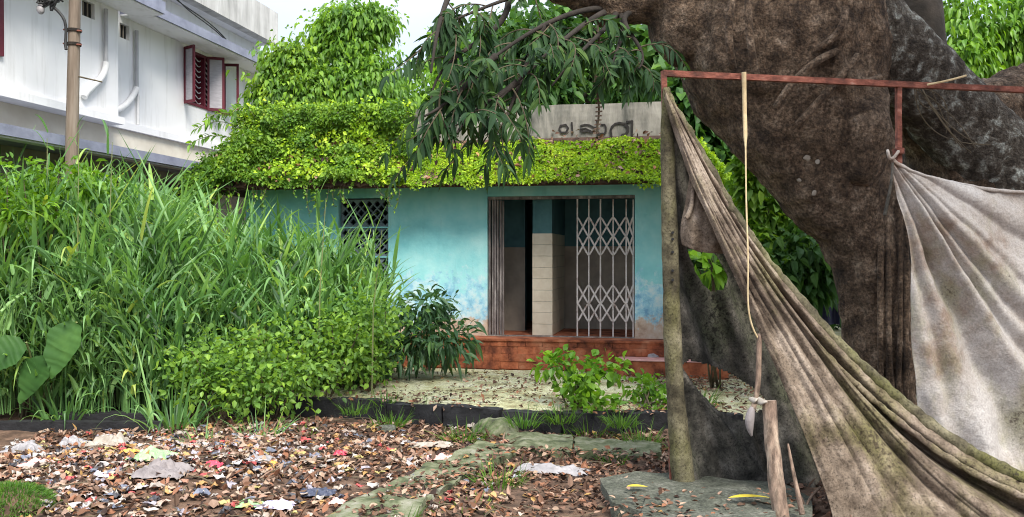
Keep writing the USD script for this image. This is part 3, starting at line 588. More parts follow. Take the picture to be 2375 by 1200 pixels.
obj('end_wall', wl(bx(SE - .25, SE, -8, -.253, 0, 7.14)), 'white_wall_look', wb)
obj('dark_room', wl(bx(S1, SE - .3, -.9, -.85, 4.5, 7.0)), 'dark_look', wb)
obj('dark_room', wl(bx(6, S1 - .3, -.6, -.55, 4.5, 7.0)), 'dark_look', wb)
obj('ledge', wl(bx(S1 + .003, SE, -.25, .13, 4.30, 4.427)), 'white_wall_look', wb)
obj('ledge', wl(bx(6, S1, .0, .43, 4.30, 4.427)), 'white_wall_look', wb)
obj('band_wall', wl(bx(6, SE, -.25, .06, 3.83, 4.297)), 'cream_look', wb)
obj('lower_sunshade', rough(wl(bx(6, SE + .1, -.25, .80, 3.67, 3.827)), .006, 3, .5), 'lavender_look', wb)
obj('sunshade_drip', wl(bx(6, SE + .08, .55, .76, 3.64, 3.668)), 'white_pipe_look', wb)
obj('lower_wall', wl(bx(6, SE, -.25, -.05, 0, 3.667)), 'ground_floor_look', wb)
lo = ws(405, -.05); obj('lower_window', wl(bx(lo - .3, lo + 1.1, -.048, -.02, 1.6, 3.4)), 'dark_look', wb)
obj('lower_window_frame', wl(cat(bx(lo - .36, lo - .3, -.048, 0, 1.6, 3.46), bx(lo - .3, lo + 1.1, -.048, 0, 3.4, 3.46), bx(lo + .35, lo + .41, -.018, 0, 1.6, 3.4))), 'maroon_look', wb)
obj('upper_sunshade', rough(wl(bx(S1 + .5, SE + .15, .003, .62, 6.42, 6.60)), .006, 3, .5), 'lavender_look', wb)
obj('upper_sunshade', rough(wl(bx(6, S1 + .45, .303, .95, 6.36, 6.58)), .006, 3, .5), 'lavender_look', wb)
obj('soffit', wl(bx(S1 + .5, SE + .12, .006, .58, 6.395, 6.418)), 'white_wall_look', wb)
obj('soffit', wl(bx(6, S1 + .42, .306, .91, 6.335, 6.358)), 'white_wall_look', wb)
obj('roof_slab', wl(bx(6, SE, -8, -.253, 7.0, 7.14)), 'weathered_concrete_look', wb)
obj('parapet', rough(wl(bx(6, SE - .05, .25, .50, 7.14, 7.92)), .008, 2.5, .4), 'weathered_concrete_look', wb)
obj('parapet_floor', wl(bx(6, SE - .05, -.25, .247, 7.143, 7.24)), 'white_wall_look', wb)
obj('parapet', wl(bx(SE - .25, SE - .05, -8, .247, 7.243, 7.9)), 'weathered_concrete_look', wb)
# vents
for a, c, w in ((va, vb, .3), (v0 + .05, v1, 0)):
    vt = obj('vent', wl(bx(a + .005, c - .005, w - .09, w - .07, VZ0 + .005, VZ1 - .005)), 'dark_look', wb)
    obj('vent_bar', wl(cat(*[bx(a + (c - a) * t - .008, a + (c - a) * t + .008, w - .068, w - .05, VZ0, VZ1) for t in (.33, .66)])), 'ground_floor_look', vt)
# drain pipes
def wp3(px, py, w): return WO * 0 + ws(px, w) * DS + w * DN + np.array([0, 0, wz(px, py, w)])
for pts, w in (([(247, 22), (247, 145), (243, 168), (235, 182), (196, 226)], .36), ([(318, 72), (318, 205), (312, 218), (266, 258)], .06)):
    p = spline([wp3(x, y, w) for x, y in pts], 24); k = 12 if w > .3 else 14
    pr = obj('drain_pipe', tube(np.array([wp3(pts[0][0], pts[0][1], w), wp3(pts[1][0], pts[1][1], w)]), .035, 10), 'grey_pipe_look', wb, smooth=40)
    obj('pipe_bend', tube(spline([wp3(x, y, w) for x, y in pts[1:]], 14), .055, 10), 'white_pipe_look', pr, smooth=40)
obj('drain_pipe', tube(np.array([wp3(321, 215, .05), wp3(321, 290, .05)]), .03, 10), 'white_pipe_look', wb, smooth=40)
# window with maroon shutters standing open, steel grille behind
win = obj('window_frame', wl(cat(bx(wa, wa + .06, -.2, .02, WZ0, WZ1), bx(we - .06, we, -.2, .02, WZ0, WZ1), bx(wa + .06, we - .06, -.2, .02, WZ1 - .06, WZ1), bx(wa + .06, we - .06, -.2, .02, WZ0, WZ0 + .06), bx((wa + we) / 2 - .03, (wa + we) / 2 + .03, -.2, .02, WZ0 + .06, WZ1 - .06))), 'maroon_look', wb)
gr = []
for i in range(9):
    zc = WZ0 + .12 + i * .115
    for s0, s1 in ((wa + .07, (wa + we) / 2 - .04), ((wa + we) / 2 + .04, we - .07)):
        x = np.linspace(s0, s1, 13); gr.append(tube(np.stack([x, np.full(13, -.06), zc + .035 * np.sin((x - s0) / (s1 - s0) * 4 * np.pi)], 1), .012, 6))
obj('grille', wl(cat(*gr)), 'steel_grille_look', win)
def shutter(s_h, ang, wid, panel):
    c, s_ = math.cos(ang), math.sin(ang)
    def rot(m):
        v, f = m; return np.stack([s_h + v[:, 0] * c, .02 + v[:, 0] * s_, v[:, 2]], 1) + v[:, 1:2] * np.array([-s_, c, 0]), f
    z0_, z1_ = WZ0 - .02, WZ1 + .0
    fr = obj('shutter', wl(rot(cat(bx(0, .05, -.018, .018, z0_, z1_), bx(wid - .05, wid, -.018, .018, z0_, z1_), bx(.05, wid - .05, -.018, .018, z1_ - .06, z1_), bx(.05, wid - .05, -.018, .018, z0_, z0_ + .06)))), 'maroon_look', win)
    if panel: obj('shutter_panel', wl(rot(bx(.05, wid - .05, -.006, .006, z0_ + .06, z1_ - .06))), panel, fr)
MAT['pane_look'] = usdkit.material(stage, '/World/Looks/pane_look', {'t': ('transparent_bsdf', {'color': (.93, .95, .95)}), 'g': ('glossy_bsdf', {'roughness': .03, 'color': (.8, .8, .8)}), 'f': ('fresnel', {'IOR': 1.5}), 'm': ('mix_closure', {})},
    [('f.fac', 'm.fac'), ('t.BSDF', 'm.closure1'), ('g.BSDF', 'm.closure2')], surface='m.closure')
shutter(wa, math.radians(118), .36, 'shutter_panel_look')
shutter((wa + we) / 2 + .1, math.radians(62), .36, 'shutter_panel_look')
shutter(we, math.radians(75), .34, 'pane_look')
f0 = ws(-8, .3); obj('window_frame', wl(bx(f0, f0 + .1, .303, .35, 4.9, 6.3)), 'maroon_look', wb)
# loose cables over the parapet
for d in (0, 1):
    pts = [wp3(395 + 8 * d, -12, .54), wp3(440, 22 + 4 * d, .53), wp3(480, 50 + 6 * d, .53), wp3(525, 92 + 3 * d, .6)]
    obj('cable', tube(spline(pts, 20), .012, 6), 'black_plastic_look', wb)

# ------------------------------------------------------------------ utility pole
PB = np.array([(174 - CX) / F * 13, 13, 0.]); up = thing('utility_pole', 'weathered brown utility pole in front of the white building wall', 'pole', PB)
pz = lambda py: EYE + (HY - py) / F * 13
zz = np.linspace(0, 8, 30); cx = np.interp(zz, [0, 3.5, 5.8, 8], [-.06, -.045, .01, .04])
obj('shaft', tube(np.stack([cx, 0 * zz, zz], 1), np.interp(zz, [0, 8], [.105, .07]), 18), 'pole_look', up, smooth=50)
for py in (72, 104):
    z = pz(py); c0 = np.interp(z, zz, cx)
    obj('clamp_band', tube(np.array([[c0, 0, z - .02], [c0, 0, z + .02]]), .1, 18), 'dark_bark_look', up)
    obj('bolt', tube(np.array([[c0 - .13, -.06, z], [c0 + .14, -.06, z - .02]]), .012, 8), 'rust_look', up)
cab = [(-1.0, -.1, pz(-12)), (-.45, -.12, pz(-2)), (-.22, -.12, pz(26)), (-.09, -.12, pz(52)), (-.07, -.11, pz(75)), (-.07, -.11, pz(120))]
obj('service_cable', tube(spline(cab, 26), .022, 8), 'black_plastic_look', up, smooth=50)
rc2 = np.random.default_rng(4); kn = []
for i in range(14):
    p = np.array([-.32, -.12, pz(8)]) + rc2.normal(0, .05, (6, 3)) * [1.6, .6, .8]; kn.append(tube(spline(p, 18), .014, 6))
obj('cable_bundle', cat(*kn), 'black_plastic_look', up, smooth=50)
lm = trimesh.creation.icosphere(3, .055); lm.apply_scale([1, 1, 1.35]); lm.apply_translation([-.43, -.12, pz(28)])
lh = obj('lamp_holder', tube(np.array([[-.42, -.12, pz(2)], [-.43, -.12, pz(18)]]), .03, 10), 'black_plastic_look', up)
obj('bulb', lm, 'plastic_white_look', lh, smooth=True)
obj('stay_wire', tube(np.array([[.04, -.02, pz(178)], [.36, .1, pz(188)]]), .012, 6), 'twig_look', up)

# ------------------------------------------------------------------ grass and plants
rg = np.random.default_rng(21)
ENV = ([0, 60, 150, 230, 300, 370, 430, 500, 560, 650, 740, 800, 860, 895, 920], [365, 350, 360, 350, 385, 372, 425, 470, 480, 505, 500, 540, 560, 650, 740])
def stalks(P, H, rng, per, L, Wd, lean=.12, mid=.15):
    V, S = [], []
    N = len(P); ln = rng.normal(0, lean, (N, 2))
    t = np.linspace(0, 1, per) ** .9; pos, dr, Ls, Ws, dp = [], [], [], [], []
    for k in range(per):
        f = mid + (1 - mid) * t[k] * .92 + rng.uniform(-.04, .04, N); f = np.clip(f, .05, .97)
        p = P + np.stack([ln[:, 0] * H * f ** 2, ln[:, 1] * H * f ** 2, H * f * .86], 1)
        a = rng.uniform(0, 2 * np.pi, N); el = rng.uniform(.7, 1.25, N)
        pos.append(p); dr.append(np.stack([np.cos(a) * np.cos(el), np.sin(a) * np.cos(el), np.sin(el)], 1))
        Ls.append(L * rng.uniform(.55, 1.2, N) * np.clip(H / 2, .5, 1.2)); Ws.append(Wd * rng.uniform(.6, 1.3, N)); dp.append(rng.uniform(.05, 1.0, N) ** 1.2)
    V = leaves(np.vstack(pos), np.vstack(dr), np.concatenate(Ls), np.concatenate(Ws), n=6, droop=np.concatenate(dp), fold=.2, prof='blade', rng=rng, roll=.25)
    st_ = [tube(np.array([P[i], P[i] + [ln[i, 0] * H[i] * .2, ln[i, 1] * H[i] * .2, H[i] * .45], P[i] + [ln[i, 0] * H[i] * .8, ln[i, 1] * H[i] * .8, H[i] * .88]]), [.009, .007, .004], 4, cap=False) for i in range(N)]
    return V, cat(*st_)
N = 1550; px = rg.uniform(-60, 900, N); YF = np.interp(px, [0, 400, 440, 700, 900], [10.35, 10.4, 10.95, 11.5, 12.2]); Y = YF + (14.2 - YF) * rg.random(N) ** 1.25
keep = ~((px > 520) & (Y > 13.6)); Y, px = Y[keep], px[keep]
X = (px - CX) / F * Y; top = np.interp(px, *ENV) + rg.normal(0, 24, len(px)) + 75 * rg.random(len(px)) ** 2
Zt = EYE + (HY - top) / F * Y; P = np.stack([X, Y, np.full(len(X), .12)], 1); H = np.clip(Zt - .12, .5, 4.2)
fr = np.clip((Y - YF[keep]) / .9, 0, 1); H = H * (.55 + .45 * fr * rg.uniform(.85, 1, len(H)) + .0)
V, S = stalks(P, H, rg, 9, .9, .064)
tg = obj('tall_grass', cat(V, S), 'grass_look', label='tall broad-bladed wild grass thicket in front of both buildings', catg='grass', kind='stuff')
# single tall stalks against the white wall
for i, (x, y, Yd, lb) in enumerate(((108, 275, 10.9, 'tall dark grass stalk with one drooping blade, left of the utility pole'), (176, 262, 10.8, 'grass stalk rising right in front of the utility pole'), (248, 285, 11, 'leafy pale stalk standing right of the utility pole'), (738, 425, 11.3, 'lone tall grass plume in front of the turquoise wall left of the pierced window'), (862, 505, 11.2, 'arching grass stalk in front of the pierced window'))):
    b0 = at(x, 900, Yd); b0[2] = .15; tp = at(x, y, Yd); h = tp[2] - .15
    t = thing('grass_stalk', lb, 'grass stalk', b0)
    obj('stem', tube(np.array([[0, 0, 0], [.02, 0, h * .5], [.01 + .03 * i, 0, h * .93]]), [.012, .009, .004], 6), 'stalk_look', t)
    k = 9; f = np.linspace(.45, .95, k); a = rg.uniform(0, 6.28, k)
    obj('blades', leaves(np.stack([.02 * f, 0 * f, h * f], 1), np.stack([np.cos(a) * .35, np.sin(a) * .35, np.full(k, .9)], 1), rg.uniform(.4, .7, k), .045, n=7, droop=rg.uniform(.2, .9, k), prof='blade', rng=rg, roll=.2), 'grass_look', t, kind='stuff')
# clump with long pale blades at the kerb, far left
def clump(px, py, h, n, L, wd, label, name='grass_clump', look='grass_look', z=None, spread=.12, lean=1.2, catg='grass clump'):
    z = 0 if z is None else z; p0 = on(px, py, z)
    a = rg.uniform(0, 6.28, n); r = spread * np.sqrt(rg.random(n)); el = rg.uniform(.75, 1.45, n)
    d = np.stack([np.cos(a) * np.cos(el), np.sin(a) * np.cos(el), np.sin(el)], 1)
    pos = p0 + np.stack([np.cos(a) * r, np.sin(a) * r, 0 * r - .03], 1)
    t = thing(name, label, catg, p0)
    obj('blades', leaves(pos - p0, d, L * rg.uniform(.5, 1.15, n), wd * rg.uniform(.6, 1.2, n), n=6, droop=rg.uniform(.1, lean * .8, n), prof='blade', rng=rg, roll=.25), look, t, kind='stuff')
    return t
clump(150, 985, .9, 60, 1.05, .042, 'clump of long pale grass blades just behind the low dark kerb', spread=.22)
clump(400, 1000, .9, 50, 1.25, .04, 'tall grass clump at the right end of the low dark kerb', spread=.25)
clump(470, 1040, .4, 40, .5, .022, 'short grass clump at the foot of the thicket, left of the leafy shrubs', spread=.12)
clump(600, 1020, .5, 60, .6, .022, 'leggy grass clump at the front foot of the leafy shrubs', spread=.18)
clump(905, 990, .4, 90, .42, .016, 'green grass tuft in front of the black kerb near the shrubs', look='short_grass_look', spread=.18)
clump(895, 935, .4, 60, .3, .016, 'small weed tuft growing on top of the black kerb', look='short_grass_look', z=.2, spread=.15)
clump(1075, 1025, .4, 120, .42, .016, 'green grass tuft beside the mossy boulder', look='short_grass_look', spread=.2)
clump(1155, 1125, .35, 130, .34, .014, 'round grass tuft on the broken concrete footing near the white plastic', look='short_grass_look', spread=.2)
clump(1490, 1035, .4, 110, .42, .015, 'grass tuft left of the hanging cloth post', look='short_grass_look', spread=.2)
clump(1370, 1005, .4, 100, .40, .015, 'grass tuft under the light green plant by the kerb', look='short_grass_look', spread=.3)
clump(925, 1225, .3, 120, .22, .013, 'bright grass tuft at the bottom edge left of the concrete footing', look='short_grass_look', spread=.16)
clump(1075, 1180, .25, 110, .16, .013, 'low yellow-green weed patch on the concrete footing at the bottom', look='bush_look', spread=.25)
clump(1620, 940, .3, 90, .4, .02, 'grass seen through the lower tear of the dark cloth', look='short_grass_look', z=.2, spread=.22)
# grassy mound, bottom-left corner
t = thing('grass_mound', 'small mound of fine green grass in the bottom left corner', 'grass mound', on(10, 1215))
dm = trimesh.creation.icosphere(4, 1); dm.apply_scale([.36, .36, .26]); 
obj('earth', dm, 'soil_look', t, smooth=True)
n = 3800; d = rdir(n, rg); d[:, 2] = np.abs(d[:, 2]); ps = d * [.36, .36, .26]
obj('blades', leaves(ps, d + [0, 0, .55] + rg.normal(0, .3, (n, 3)), .13 * rg.uniform(.5, 1.2, n), .008, n=4, droop=.7, prof='blade', rng=rg), 'short_grass_look', t, kind='stuff')

def bush(name, label, blobs, per, L, Wd, look, base, seed, clump_=.16, prof='leaf', nst=7, nclump=None, catg='shrub', droop=.3, down=.1, shell=.45):
    rr = np.random.default_rng(seed); base = np.asarray(base, float)
    t = thing(name, label, catg, base)
    obj('leaves', shift(clumps(blobs, per, L, Wd, prof=prof, rng=rr, clump=clump_, nclump=nclump, droop=droop, down=down, shell=shell), base), look, t)
    st_ = []
    for i in range(nst):
        c, r = blobs[i % len(blobs)]; e = np.asarray(c) + rdir(1, rr)[0] * np.asarray(r) * .7 - base; m = e * .5 + rr.normal(0, .06, 3)
        st_.append(tube(spline([rr.normal(0, .05, 3) * [1, 1, 0], m, e], 8), np.linspace(.016, .005, 8), 5))
    obj('stems', cat(*st_), 'twig_look', t)
    return t
def blob(px, py, Y, rpx, rpy=None, ry=None): return (at(px, py, Y), (rpx / F * Y, (ry or rpx / F * Y * .8), (rpy or rpx) / F * Y))
bush('leafy_shrub', 'light green shrub at the left of the shrub row, in front of the tall grass', [blob(490, 830, 10.5, 70, 75), blob(455, 880, 10.4, 50, 45), blob(540, 890, 10.3, 60, 55)], 20, .08, .055, 'bush_look', on(500, 985), 1, clump_=.32, nclump=19, shell=.2, droop=.15)
bush('leafy_shrub', 'largest light green shrub in the middle of the shrub row below the grass', [blob(620, 810, 10.7, 85, 70), blob(600, 890, 10.4, 80, 60), blob(680, 870, 10.5, 70, 65)], 20, .08, .055, 'bush_look', on(630, 975), 2, clump_=.32, nclump=19, shell=.2, droop=.15)
bush('leafy_shrub', 'yellow-green topped shrub left of the black kerb', [blob(750, 790, 11.2, 85, 60), blob(730, 870, 10.95, 70, 60), blob(800, 770, 11.4, 60, 55)], 20, .08, .055, 'bush_look', on(745, 955), 3, clump_=.32, nclump=19, shell=.2, droop=.15)
bush('leafy_shrub', 'rounded green shrub nearest the blue wall, right end of the shrub row', [blob(850, 800, 11.7, 60, 65), blob(815, 840, 11.4, 65, 45), blob(875, 740, 11.8, 40, 60)], 20, .08, .055, 'bush_look', on(850, 905, .2), 4, clump_=.32, nclump=19, shell=.2, droop=.15)
bush('weed_patch', 'bright broad-leaved weed topping the grass at the far left edge', [blob(30, 430, 11.2, 110, 50), blob(170, 425, 11.4, 110, 45), blob(70, 490, 10.9, 90, 40)], 16, .14, .05, 'bright_leaf_look', at(60, 900, 10.9) * [1, 1, 0], 5, catg='weed', nclump=26)
bush('weed_patch', 'dark leafy undergrowth at the left edge below the bright weed', [blob(20, 620, 11.2, 90, 130), blob(40, 760, 11.2, 80, 90)], 18, .10, .06, 'tree_leaf_look', at(20, 900, 11.2) * [1, 1, 0], 6, catg='weed', nclump=24)
bush('dark_shrub', 'dark blue-green shrub with long leaves at the left end of the red plinth', [blob(1000, 770, 12.75, 62, 60), blob(960, 800, 12.65, 42, 45), blob(1040, 790, 12.8, 38, 45), blob(985, 710, 12.8, 40, 26)], 13, .21, .055, 'blue_leaf_look', on(995, 855, .2), 7, nclump=18, droop=.4, clump_=.24)
# light green plant by the steps, with flat tiers of leaves
pb = on(1345, 985, .0); pb[1] += .1
bush('step_plant', 'bright light green plant with flat leaf tiers in front of the red steps', [blob(1290, 845, 10.6, 45, 14), blob(1340, 870, 10.4, 60, 18), blob(1410, 855, 10.5, 55, 18), blob(1330, 915, 10.2, 75, 28), blob(1390, 945, 10.1, 70, 30)], 13, .12, .085, 'bright_leaf_look', pb, 8, nclump=7, catg='plant', droop=.2)
bush('step_plant', 'low green weeds on the terrace beside the hanging cloth post', [blob(1500, 900, 10.6, 55, 22), blob(1520, 935, 10.4, 40, 20)], 12, .10, .06, 'bright_leaf_look', on(1510, 950, .2), 9, nclump=10, catg='plant')
# big-leaved plant bottom-left
ep = thing('broad_leaf_plant', 'plant with two big round dark green leaves at the left edge', 'plant', on(60, 985))
for (x0_, y0_), (x1_, y1_), wd_, sd in (((88, 838), (10, 925), .5, 1), ((150, 752), (85, 862), .44, 2), ((30, 800), (-70, 850), .4, 3)):
    a_, e_ = at(x0_, y0_, 9.95), at(x1_, y1_, 9.8); L_ = np.linalg.norm(e_ - a_); o_ = on(60, 985)
    lf = leaves((a_ - o_ + [0, .25, 0])[None], (e_ - a_)[None], L_, wd_, n=40, droop=.22, fold=.11, prof='heart', up=np.array([[.05, -.6, .8]]), rng=np.random.default_rng(sd), roll=.25)
    g_ = lf[0].reshape(-1, 3, 3).copy(); rp_ = .005 * np.sin(np.arange(len(g_)) * 2 * np.pi / 5); g_[:, 0] += np.outer(rp_, [.1, -.8, .5]); g_[:, 2] += np.outer(rp_, [.1, -.8, .5]); lv_ = g_.reshape(-1, 3) + (meshkit.fbm(lf[0] * 7, 3, sd)[:, None] - .5) * .06, lf[1]
    l_ = obj('leaf', lv_, 'tree_leaf_look', ep, smooth=True)
    obj('leaf_stalk', tube(spline([np.array([0, .25, 0]), (a_ - o_) * .5 + [0, .32, .05], a_ - o_ + [0, .27, 0]], 8), .012, 6), 'stalk_look', l_)

# ------------------------------------------------------------------ background trees
def tree(name, label, trunk, blobs, per, L, Wd, look, seed, clump_=.35, nclump=None, droop=.35, wood='dark_bark_look', group=None, prof='leaf', down=.15, shell=.4):
    rr = np.random.default_rng(seed); base = trunk[0][0]; t = thing(name, label, 'tree', base, group)
    ch = [trunk]
    for c, r in blobs[:6]:
        a, ra = trunk[-1]; c = np.asarray(c, float); ch.append([(a, ra * .8), (a * .5 + c * .5 + rr.normal(0, .15, 3), ra * .5), (c, ra * .25)])
    obj('trunk', shift(skin(ch, .14, 4, (.02, 3), seed), base), wood, t, smooth=True)
    obj('crown', shift(clumps(blobs, per, L, Wd, rng=rr, clump=clump_, nclump=nclump, droop=droop, down=down, prof=prof, shell=shell), base), look, t)
    return t
def base_at(px, Y): p = at(px, 600, Y); p[2] = 0.; return p
tr = lambda px, Y, py, r: [(base_at(px, Y), r), (at(px, (py + 900) / 2, Y), r * .85), (at(px, py, Y), r * .6)]
tree('vine_tree', 'creeper-smothered light green tree rising behind the building beside the white house', tr(690, 18.5, 240, .2), [blob(675, 165, 18.5, 50, 85), blob(650, 230, 18.3, 55, 60), blob(715, 225, 18.4, 55, 60)], 34, .12, .08, 'creeper_dark_look', 31, nclump=90, down=.6, droop=.6)
tree('vine_tree', 'tallest light green vine-hung tree with feathery top behind the awning', tr(820, 19, 200, .22), [blob(815, 130, 19, 75, 70), blob(870, 190, 18.8, 80, 70), blob(790, 215, 18.6, 75, 60), blob(810, 50, 19.2, 68, 30), blob(855, 60, 19.2, 45, 25), blob(780, 80, 19.2, 40, 25)], 32, .13, .08, 'pale_leaf_look', 32, nclump=62, down=.6, droop=.6)
tree('background_tree', 'pale hazy green tree seen in the gap left of the dark hanging branch', tr(1050, 24, 200, .2), [blob(1040, 120, 24, 45, 60), blob(990, 215, 23, 70, 50), blob(1090, 200, 23, 70, 60)], 26, .2, .13, 'pale_leaf_look', 33, nclump=34)
tree('background_tree', 'large mid green tree behind the grey lettered parapet', tr(1300, 19, 220, .3), [blob(1180, 120, 19, 110, 100), blob(1320, 100, 19.5, 130, 110), blob(1250, 210, 18.5, 120, 60), blob(1430, 150, 19, 110, 100), blob(1480, 215, 18, 70, 50), blob(1130, 210, 19, 70, 60)], 24, .24, .13, 'tree_leaf_look', 34, nclump=70, clump_=.45)
tree('background_tree', 'dark broad-leaved tree close behind the big trunk, right of the lettered parapet', tr(1640, 15, 330, .12), [blob(1600, 230, 15, 60, 60), blob(1660, 320, 15, 70, 80), blob(1720, 420, 15.2, 60, 70), blob(1540, 130, 16, 70, 70), blob(1600, 330, 15, 40, 50)], 20, .26, .17, 'tree_leaf_look', 35, nclump=36, clump_=.4)
bush('leafy_shrub', 'tall sunlit shrub with whitish green leaves between the awning end and the big trunk', [blob(1770, 470, 12.6, 60, 75), blob(1740, 400, 12.5, 30, 50), blob(1820, 500, 12.7, 55, 55), blob(1750, 560, 12.5, 45, 40)], 16, .15, .1, 'pale_leaf_look', on(1790, 830, .2), 36, nclump=30)
bush('leafy_shrub', 'deep green shrub with drooping leaves behind the sagging cloth hem', [blob(1850, 600, 12.3, 75, 70), blob(1800, 640, 12.2, 60, 50), blob(1890, 650, 12.2, 50, 50), blob(1690, 600, 12.6, 60, 60), blob(1640, 560, 12.8, 60, 60)], 16, .19, .11, 'tree_leaf_look', on(1840, 800, .2), 37, nclump=34, droop=.6)
bush('leafy_shrub', 'bright leaves seen through the upper tear of the dark cloth', [blob(1640, 615, 9.6, 38, 36)], 5, .2, .16, 'bright_leaf_look', on(1660, 900, .2), 38, nclump=8)
# foliage beyond, right side
tree('background_tree', 'bright sunlit tree hanging over the top right corner', tr(2300, 22, 250, .25), [blob(2260, 60, 22, 90, 90), blob(2350, 90, 22, 70, 60), blob(2230, 140, 21.5, 60, 40), blob(2080, 20, 22, 70, 60), blob(2420, 20, 22, 80, 90)], 24, .2, .1, 'bright_leaf_look', 39, nclump=60, down=.6, droop=.6)
tree('background_tree', 'far dark tree filling the gap behind the sheets on the right', tr(2250, 20, 420, .3), [blob(2000, 430, 21, 200, 160), blob(2200, 380, 20, 200, 150), blob(2400, 400, 20, 200, 160), blob(1850, 600, 19, 160, 110), blob(2100, 650, 20, 200, 130)], 16, .3, .18, 'dark_leaf_look', 40, nclump=90, clump_=.6)
hp_ = [(at(x, 540 - 60 * abs(math.sin(i * 1.7)), 32), (3.2, 1.5, 2.8)) for i, x in enumerate(range(500, 2600, 130))]
obj('far_hedge', clumps(hp_, 14, .45, .28, clump=.8, nclump=60, rng=np.random.default_rng(41)), 'tree_leaf_look', label='far belt of trees behind the buildings that reads as one mass', catg='trees', kind='stuff')
# dark trunk behind the banyan, upper right
t0 = at(2130, 700, 14); t0[2] = 0
dt = thing('background_tree', 'dark trunk rising behind the grey limb at the upper right', 'tree', t0)
obj('trunk', shift(skin([[(t0, .36), (at(2140, 300, 14), .36), (at(2132, 100, 14), .38), (at(2118, -60, 14), .36), (at(2110, -250, 14), .3)]], .12, 6, (.04, 2.5), 2), t0), 'dark_bark_look', dt, smooth=True)

# ------------------------------------------------------------------ the big tree on the right
def ch(*k): return [(at(a, b_, Y), r / F * Y) for a, b_, Y, r in k]
bt0 = at(2035, 1015, 10); bt0[2] = 0.
bt = thing('big_tree', 'huge old brown tree with a leaning trunk behind the torn sheets', 'tree', bt0)
trunk = skin([ch((2042, 1060, 10, 100), (2040, 1000, 10, 86), (2038, 850, 10, 79), (2032, 700, 10, 78), (2018, 600, 10, 84), (1982, 500, 10, 102), (1925, 410, 10, 132), (1885, 310, 10, 165), (1845, 215, 10.1, 195), (1810, 110, 10.2, 240), (1760, 0, 10.3, 235), (1720, -120, 10.4, 210), (1700, -320, 10.6, 170)),
              ch((1600, 60, 10, 95), (1580, -20, 10, 90), (1480, -10, 10, 62), (1400, 5, 9.9, 46), (1260, -50, 9.6, 36), (1060, -160, 9.2, 26)),
              ch((2140, 240, 10.9, 80), (2230, 330, 11, 125), (2290, 470, 11, 165), (2320, 700, 11, 175), (2330, 1010, 11, 200)),
              ch((2240, 300, 11, 105), (2330, 240, 11.1, 70), (2430, 190, 11.3, 60), (2600, 60, 11.6, 50))], .055, 8, (.085, 2.2), 5, ridges=.035)
obj('trunk', shift(trunk, bt0), 'bark_look', bt, smooth=True)
limb = skin([ch((1860, -170, 10.1, 80), (1920, -40, 10.0, 88), (2000, 60, 10.05, 96), (2095, 150, 10.2, 92), (2190, 250, 10.45, 92), (2300, 365, 10.6, 100), (2420, 520, 10.6, 110))], .05, 8, (.05, 2.6), 15, ridges=.03)
obj('grey_limb', shift(limb, bt0), 'grey_bark_look', bt, smooth=True)
knot = skin([ch((1995, 235, 9.5, 60), (2000, 300, 9.35, 62), (1990, 380, 9.5, 58))], .05, 8, (.05, 3), 3)
obj('burl', shift(knot, bt0), 'bark_look', bt, smooth=True)
rt = np.random.default_rng(8); ar = []
for i in range(9):
    x = rt.uniform(2040, 2110); p = [at(x, rt.uniform(380, 560), 9.6), at(x + rt.uniform(-10, 14), 760, 9.55), at(x + rt.uniform(-14, 30), 1010, 9.6)]
    ar.append(tube(spline(p, 16), np.linspace(.022, .03, 16), 6))
for (a, c, e) in (((1800, 250), (1850, 180), (1940, 120)), ((1850, 290), (1930, 200), (1990, 130)), ((1760, 200), (1740, 100), (1735, 0)), ((1950, 170), (1985, 190), (2040, 180)), ((1880, 120), (1930, 90), (1960, 20)), ((1700, 160), (1690, 80), (1700, -10))):
    Yf = 8.98 if a[0] < 2000 else 9.3
    ar.append(tube(spline([at(*a, Yf + .12), at(*c, Yf), at(*e, Yf + .05)], 16), .04, 7))
obj('aerial_roots', shift(cat(*ar), bt0), 'bark_look', bt, smooth=True)
for (x, y, s_) in ((1872, 368, 10), (1895, 375, 6), (1853, 418, 5), (1888, 448, 6)):
    o_ = at(x, y, 8.0); d_ = o_ - [0, 0, EYE]; tm = trimesh.Trimesh(*trunk, process=False)
    hit, _, tri = tm.ray.intersects_location([[0, 0, EYE]], [d_], multiple_hits=False)
    c_ = hit[0]; nr = tm.face_normals[tri[0]]
    pt = trimesh.creation.icosphere(3, s_ / F * 9); v = np.array(pt.vertices); v *= (.6 + .9 * meshkit.fbm(v * 50 + x, 3, 1))[:, None]; v -= np.outer(v @ nr, nr) * .85
    obj('lichen_patch', (v + c_ - bt0, np.array(pt.faces)), 'sack_beige_look', bt, smooth=True)
# leafy boughs hanging in the upper middle: pinnate twigs with long leaflets
def pinnate(tips, rng, L=.155, Wd=.046, n=9):
    P, D, T = [], [], []
    for a, c in tips:
        a, c = np.asarray(a, float), np.asarray(c, float); m = (a + c) / 2 + rng.normal(0, .04, 3) + [0, 0, .06]
        q = spline([a, m, c], 12); T.append(tube(q, np.linspace(.008, .003, 12), 4, cap=False))
        tt = np.gradient(q, axis=0); tt /= np.linalg.norm(tt, axis=1, keepdims=True)
        for i in range(2, 12):
            sd = np.cross(tt[i], [0, -.8, .6]); sd /= np.linalg.norm(sd) + 1e-9
            for s_ in (-1, 1):
                P.append(q[i]); D.append(tt[i] * .55 + sd * s_ * .75 + rng.normal(0, .22, 3) + [0, 0, -.4])
        P.append(q[-1]); D.append(tt[-1] + [0, 0, -.3])
    P, D = np.array(P), np.array(D); kp = rng.random(len(P)) < .86; P, D = P[kp], D[kp]; k = rng.uniform(.5, 1.2, len(P))
    return leaves(P, D, L * k, Wd * k, n=5, droop=rng.uniform(.02, .7, len(P)), fold=.16, rng=rng, roll=.6, up=np.tile([0, -.7, .7], (len(P), 1))), cat(*T)
